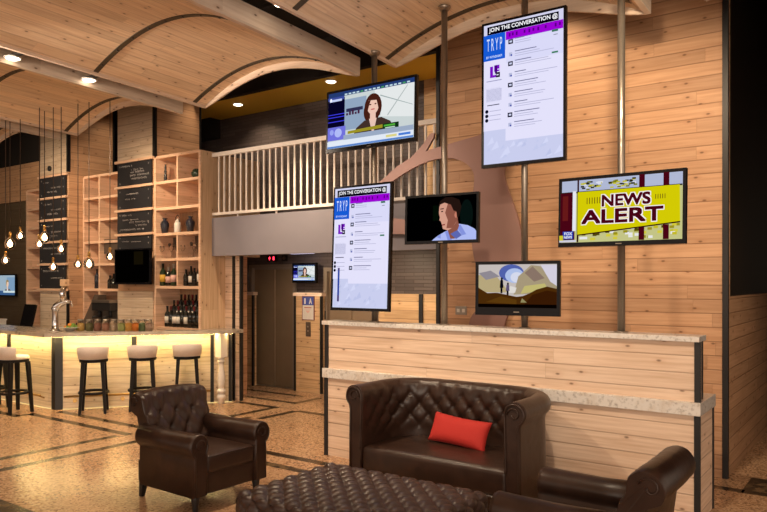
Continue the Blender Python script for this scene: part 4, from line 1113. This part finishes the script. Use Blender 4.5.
for x, y, z, lb, big in bulbs:
    top = cz_at(x, y)+.0405*(6.28-y)
    s = 1.3 if big else .98
    t = thing('pendant_bulb', lb, 'pendant light', (x, y, z), 0, 'bare bulbs hanging over the bar')
    MB().tube([(0, 0, .13*s), (0, 0, top-z)], .006, 6).build('cord', 'cord', t)
    MB().lathe([(.020, .075*s), (.022, .13*s), (.008, .145*s)], seg=12).build('socket', 'brass', t)
    MB().lathe([(.001, -.062*s), (.030*s, -.055*s), (.052*s, -.034*s), (.060*s, 0), (.052*s, .034*s), (.030*s, .060*s), (.018, .078*s)], seg=16).build('bulb', 'glass', t)
    MB().lathe([(.001, -.032*s), (.018*s, -.022*s), (.025*s, 0), (.016*s, .022*s), (.004, .045*s)], seg=10).build('filament', 'filament', t)

# =================================================================== BAR ITEMS
ZC = 1.115
t = thing('beer_tap', 'tall curved chrome beer tap with wooden block on top', 'beer tap', (-9.98, 5.62, ZC))
MB().lathe([(.08, 0), (.08, .012), (.050, .02), (.045, .10), (.042, .30), (.055, .33), (.045, .36)], seg=18).build('column', 'chrome', t)
MB().tube([(0, 0, .30), (.01, .01, .36), (.06, .05, .41), (.13, .10, .44), (.17, .13, .43)], [.045, .055, .05, .036, .025], 12).tube([(.10, .08, .42), (.08, .06, .55), (.10, .08, .68)], [.042, .04, .034], 12).build('arm', 'chrome', t)
MB().tube([(.18, .14, .44), (.20, .15, .36)], .012, 10).build('spout', 'chrome', t)
MB().box((.05, .04, .66), (.17, .12, .76), bevel=.01).build('tap_handle', 'pine_side', t)
t = thing('fruit_bowl', 'white bowl of oranges and limes beside the beer tap', 'bowl', (-9.83, 5.76, ZC))
MB().lathe([(.04, 0), (.05, .006), (.11, .045), (.15, .055), (.15, .06), (.10, .052), (.04, .012), (0, .012)], seg=24).build('bowl_body', 'ceramic', t)
M['orange'] = plain('orange_peel', (.75, .25, .02), .5); M['lime'] = plain('lime_peel', (.14, .25, .03), .5)
fl = ['orange at the left end of the white bowl', 'orange at the back of the white bowl', 'orange low at the back left of the white bowl', 'green lime in the middle of the white bowl', 'green lime at the front of the white bowl', 'green lime at the right end of the white bowl', 'topmost orange in the white bowl', 'topmost green lime in the white bowl']
for k, (x, y, z, mm) in enumerate(((-.06, -.03, .05, 'orange'), (-.02, .045, .05, 'orange'), (-.075, .04, .052, 'orange'), (.055, .0, .05, 'lime'), (.03, -.05, .05, 'lime'), (.075, .055, .054, 'lime'), (.0, -.005, .085, 'orange'), (.04, .03, .085, 'lime'))):
    o = MB().lathe([(.001, -.032), (.020, -.026), (.032, 0), (.020, .026), (.001, .032)], seg=14).build(mm if mm == 'orange' else 'lime', mm)
    o.location = (-9.83+x, 5.76+y, ZC+z); tag(o, fl[k], 'fruit', mm+'s in the white bowl')
jc = [((.62, .38, .10), 'amber'), ((.16, .15, .05), 'olive green'), ((.26, .10, .06), 'dark red'), ((.38, .18, .11), 'red and brown'), ((.42, .30, .20), 'beige'), ((.35, .38, .12), 'yellow green'), ((.62, .32, .06), 'golden'), ((.75, .22, .02), 'bright orange'), ((.10, .14, .05), 'dark green'), ((.45, .30, .22), 'brown and white')]
jx = [(-9.767, 5.818), (-9.665, 5.895), (-9.565, 5.965), (-9.47, 6.035), (-9.375, 6.105), (-9.28, 6.17), (-9.195, 6.235), (-9.115, 6.295), (-9.035, 6.35), (-8.955, 6.405)]
for (x, y), (c, nm_) in zip(jx, jc):
    x += .10*d.x-.02; y += .10*d.y-.03
    t = thing('glass_jar', 'glass jar filled with '+nm_+' sweets on the bar', 'jar', (x, y, ZC), 0, 'filled jars along the bar'); js = 1.2
    mm = plain('jar_content', c, .6, bump=1, bscale=50)
    MB().lathe([(a_*js, b_*js*1.15) for a_, b_ in ((.0, .0), (.040, .0), (.044, .01), (.044, .085), (.034, .10), (.034, .115))], seg=16).build('jar_body', 'glass', t)
    MB().lathe([(a_*js, b_*js*1.15) for a_, b_ in ((0, .004), (.039, .004), (.040, .075), (.02, .085), (0, .088))], seg=16).build('contents', mm, t)
    MB().lathe([(a_*js, b_*js*1.15) for a_, b_ in ((.037, .108), (.037, .124), (0, .126))], seg=16).build('lid', 'steel', t)

def bottle_parts(r, h, rad, body, lab, foil):
    MB().lathe([(rad*.9, 0), (rad, .008), (rad, h*.58), (rad*.85, h*.66), (rad*.42, h*.75), (rad*.36, h*.80)], seg=14).build('bottle_body', body, r)
    MB().lathe([(rad*.37, h*.80), (rad*.37, h*.97), (rad*.42, h*.975), (rad*.42, h), (0, h)], seg=12).build('capsule', foil, r)
    MB().lathe([(rad*1.02, h*.18), (rad*1.02, h*.50)], seg=14).build('label', lab, r)
def bottle(x, y, z, h, rad, body, lab, foil, label, group):
    r = thing('wine_bottle', label, 'bottle', (x, y, z), 0, group); bottle_parts(r, h, rad, body, lab, foil); return r
zf = 2.19-0.44+.022
zf = 1.75+.022
bl = [(-9.575, 'bottle_g', 'label_y', 'black', 'dark bottle with bold yellow label, left cubby'), (-9.43, 'bottle', 'label_p', 'foil_p', 'bottle with pink label, middle of the left cubby'), (-9.30, 'bottle_g', 'label_p', 'foil_p', 'bottle with pink label nearest the cubby divider')]
for k, (x, b_, l_, f_, lb) in enumerate(bl): bottle(x, 7.20, zf, (.36, .30, .35)[k], .05, b_, l_, f_, lb, 'liquor bottles in the left cubby')
for k, (x, y, h) in enumerate(((-9.00, 7.20, .26), (-8.905, 7.22, .31), (-8.80, 7.20, .28), (-8.69, 7.21, .37))):
    bottle(x, y, zf, h, .042, 'bottle', ['bottle', 'label', 'bottle', 'label'][k], 'black', ['shortest', 'second', 'third', 'tallest'][k]+' dark bottle from the left in right liquor cubby', 'dark bottles in the right cubby')
# wine crate steps
t = thing('bottle_step', 'stepped pine stand under the wine bottles in the large cubby', 'stand', (-9.0, 7.35, 1.122))
z0 = 1.122
MB().box((-.53, -.10, 0), (.40, .01, .09)).build('step', 'pine_shelf', t); MB().box((-.53, .01, 0), (.40, .15, .18)).build('step', 'pine_shelf', t)
proto = None; rows = [(7.19, 0, -9.45, 9, .094, 'front'), (7.305, .09, -9.43, 9, .094, 'middle'), (7.425, .18, -9.40, 9, .092, 'back')]
on = ['leftmost', 'second', 'third', 'fourth', 'fifth', 'sixth', 'seventh', 'eighth', 'ninth']
for (y, dz, xs_, n_, stp, rn) in rows:
    for k in range(n_):
        r = bottle(xs_+k*stp, y, z0+dz, .33, .043, 'bottle', 'label' if (k+len(rn)) % 3 and k < 6 else 'bottle', 'foil_r' if k % 2 else 'black',
               on[k]+' wine bottle '+('' if k == 0 else 'from the left ')+'in the '+rn+' row of the big cubby', 'wine bottles in the big cubby')
# glasses on the row above
for k, x in enumerate((-9.60, -9.36, -9.08, -8.80)):
    o = MB().lathe([(.032, 0), (.032, .004), (.004, .010), (.004, .10), (.020, .115), (.036, .15), (.034, .20), (.032, .20), (.033, .15), (.018, .12), (.0, .112)], seg=14).build('wine_glass', 'glass')
    o.location = (x, 7.20, 2.19+.022); tag(o, ['leftmost clear stemmed glass on the glass shelf', 'clear stemmed glass next left of the divider on the glass shelf', 'clear stemmed glass next right of the divider on the glass shelf', 'rightmost clear stemmed glass on the glass shelf'][k], 'glass', 'stemmed glasses on the shelf')
for k, x in enumerate((-9.54, -9.42, -9.00, -8.88)):
    t = thing('decanter', ['leftmost', 'second', 'third', 'rightmost'][k]+' clear decanter with dark round stopper'+(' from the left' if k in (1, 2) else '')+' on the glass shelf', 'decanter', (x, 7.30, 2.212), 0, 'decanters with dark stoppers')
    MB().lathe([(.045, 0), (.05, .01), (.05, .08), (.018, .14), (.014, .20), (.018, .205)], seg=16).build('decanter_body', 'glass', t)
    MB().lathe([(.010, .19), (.012, .207), (.022, .215), (.026, .232), (.020, .248), (0, .252)], seg=14).build('stopper', 'bronze', t)
# vases
def vase(x, label):
    t = thing('vase', label, 'vase', (x, 7.24, 2.59+.022), 0, 'dark vases on the middle shelf')
    MB().lathe([(.035, 0), (.050, .02), (.068, .12), (.070, .16), (.050, .20), (.028, .215), (.028, .235), (.045, .25), (.040, .25), (.02, .235), (0, .23)], seg=20).build('vase_body', 'vase', t)
vase(-9.58, 'dark blue vase left of the white pot'); vase(-8.95, 'dark blue vase right of the white pot')
t = thing('lidded_pot', 'white patterned pot with lid and handle between the two vases', 'pot', (-9.26, 7.24, 2.612))
MB().lathe([(.04, 0), (.055, .02), (.055, .15), (.04, .18)], seg=18).build('pot_body', 'ceramic', t); MB().lathe([(.042, .18), (.03, .20), (.01, .21), (.012, .225), (0, .23)], seg=16).build('lid', 'ceramic', t)
MB().tube([(-.05, 0, .17), (-.055, 0, .24), (0, 0, .29), (.055, 0, .24), (.05, 0, .17)], .005, 6).build('handle', 'blacksteel', t)
# candlesticks and pot on top
for x, lb, sc in ((-9.565, 'black turned candlestick in the left top cubby', 1), (-9.20, 'black turned candlestick against the divider in top cubby', 1.05)):
    o = MB().lathe([(.045, 0), (.04, .02), (.02, .04), (.03, .07), (.018, .09), (.028, .12), (.016, .14), (.026, .17), (.014, .20), (.02, .24), (.012, .27), (.018, .29), (0, .29)], seg=14).build('candlestick', 'black')
    o.location = (x, 7.24, 3.442); tag(o, lb, 'candlestick')
o = MB().lathe([(.05, 0), (.085, .04), (.09, .09), (.06, .14), (.04, .15), (0, .15)], seg=18).build('round_jar', plain('dark_green_glaze', (.03, .05, .03), .2)); o.location = (-8.80, 7.25, 3.442); tag(o, 'dark green round jar in the right top cubby', 'jar')
# middle shelf contents
for k, (x, lb) in enumerate(((-11.585, 'dark bottle in middle shelf cubby right of the divider, left one'), (-11.47, 'dark bottle in middle shelf cubby, second one'), (-11.36, 'dark bottle in middle shelf cubby, third one'))):
    bottle(x, 7.56, 1.69+.022, .24+.03*(k % 2), .045, 'bottle', 'bottle', 'black', lb, 'dark bottles on the middle shelf')
bottle(-11.93, 7.52, 1.712, .36, .045, 'vase', 'vase', 'vase', 'blue bottle beside the divider of the middle shelf', 'blue bottle on the middle shelf')
t = thing('espresso_machine', 'steel espresso machine with lit top in the middle shelf', 'coffee machine', (-10.98, 7.15, .92)); t.scale = (1, 1, 1.4)
MB().box((-.26, -.16, 0), (.26, .18, .08), bevel=.01).box((-.26, .04, .08), (.26, .18, .38)).build('machine_body', 'steel', t)
MB().box((-.27, -.16, .30), (.27, .18, .40), bevel=.01).build('head', 'blacksteel', t); MB().box((-.26, -.17, .40), (.26, .16, .43)).build('cup_tray', 'steel', t)
for x in (-.16, .16): MB().tube([(x, -.08, .31), (x, -.08, .22)], .03, 12).tube([(x, -.08, .24), (x, -.22, .22)], .012, 8).build('group_head', 'blacksteel', t)
t2 = thing('side_table', 'dark work counter carrying the espresso machine', 'counter', (-11.45, 7.1, 0))
MB().box((-.74, -.2, 0), (.74, .28, .88)).build('cabinet', 'bronze', t2); MB().box((-.76, -.22, .88), (.76, .30, .92)).build('worktop', 'counter', t2)
t = thing('glass_hood', 'grey slanted glass hood on the dark counter of the middle shelf', 'display case', (-11.46, 7.1, .92)); t.scale = (.75, 1, 1.25)
hd = MB(); hd.faces([Vector(v) for v in ((-.22, -.15, 0), (.22, -.15, 0), (.22, .2, 0), (-.22, .2, 0), (.05, .05, .55), (.22, .05, .55), (.22, .2, .55), (.05, .2, .55), )], [(3,2,1,0),(4,5,6,7),(0,1,5,4),(1,2,6,5),(2,3,7,6),(3,0,4,7)], 'bronze')
hd.build('hood_panel', None, t)
MB().box((-.24, -.17, -.0), (.24, -.15, .16)).build('front_rim', 'black', t)
t = thing('cash_register', 'black point of sale screen on the dark counter at far left', 'cash register', (-13.3, 6.9, .92)); t.scale = (1, 1, 1.4)
MB().box((-.15, -.1, 0), (.15, .1, .05)).build('stand', 'black', t); MB().box((-.20, -.02, .05), (.20, .02, .36), mat=Matrix.Rotation(math.radians(-18), 4, 'X')).build('monitor', 'bezel', t)
t = thing('paper_box', 'low white box on the back counter under the left television', 'box', (-14.6, 6.85, .92))
MB().box((-.45, -.12, 0), (.45, .12, .16), bevel=.01).build('box_body', 'white', t); MB().box((-.46, -.13, .16), (.46, .13, .19)).build('lid', 'white', t)
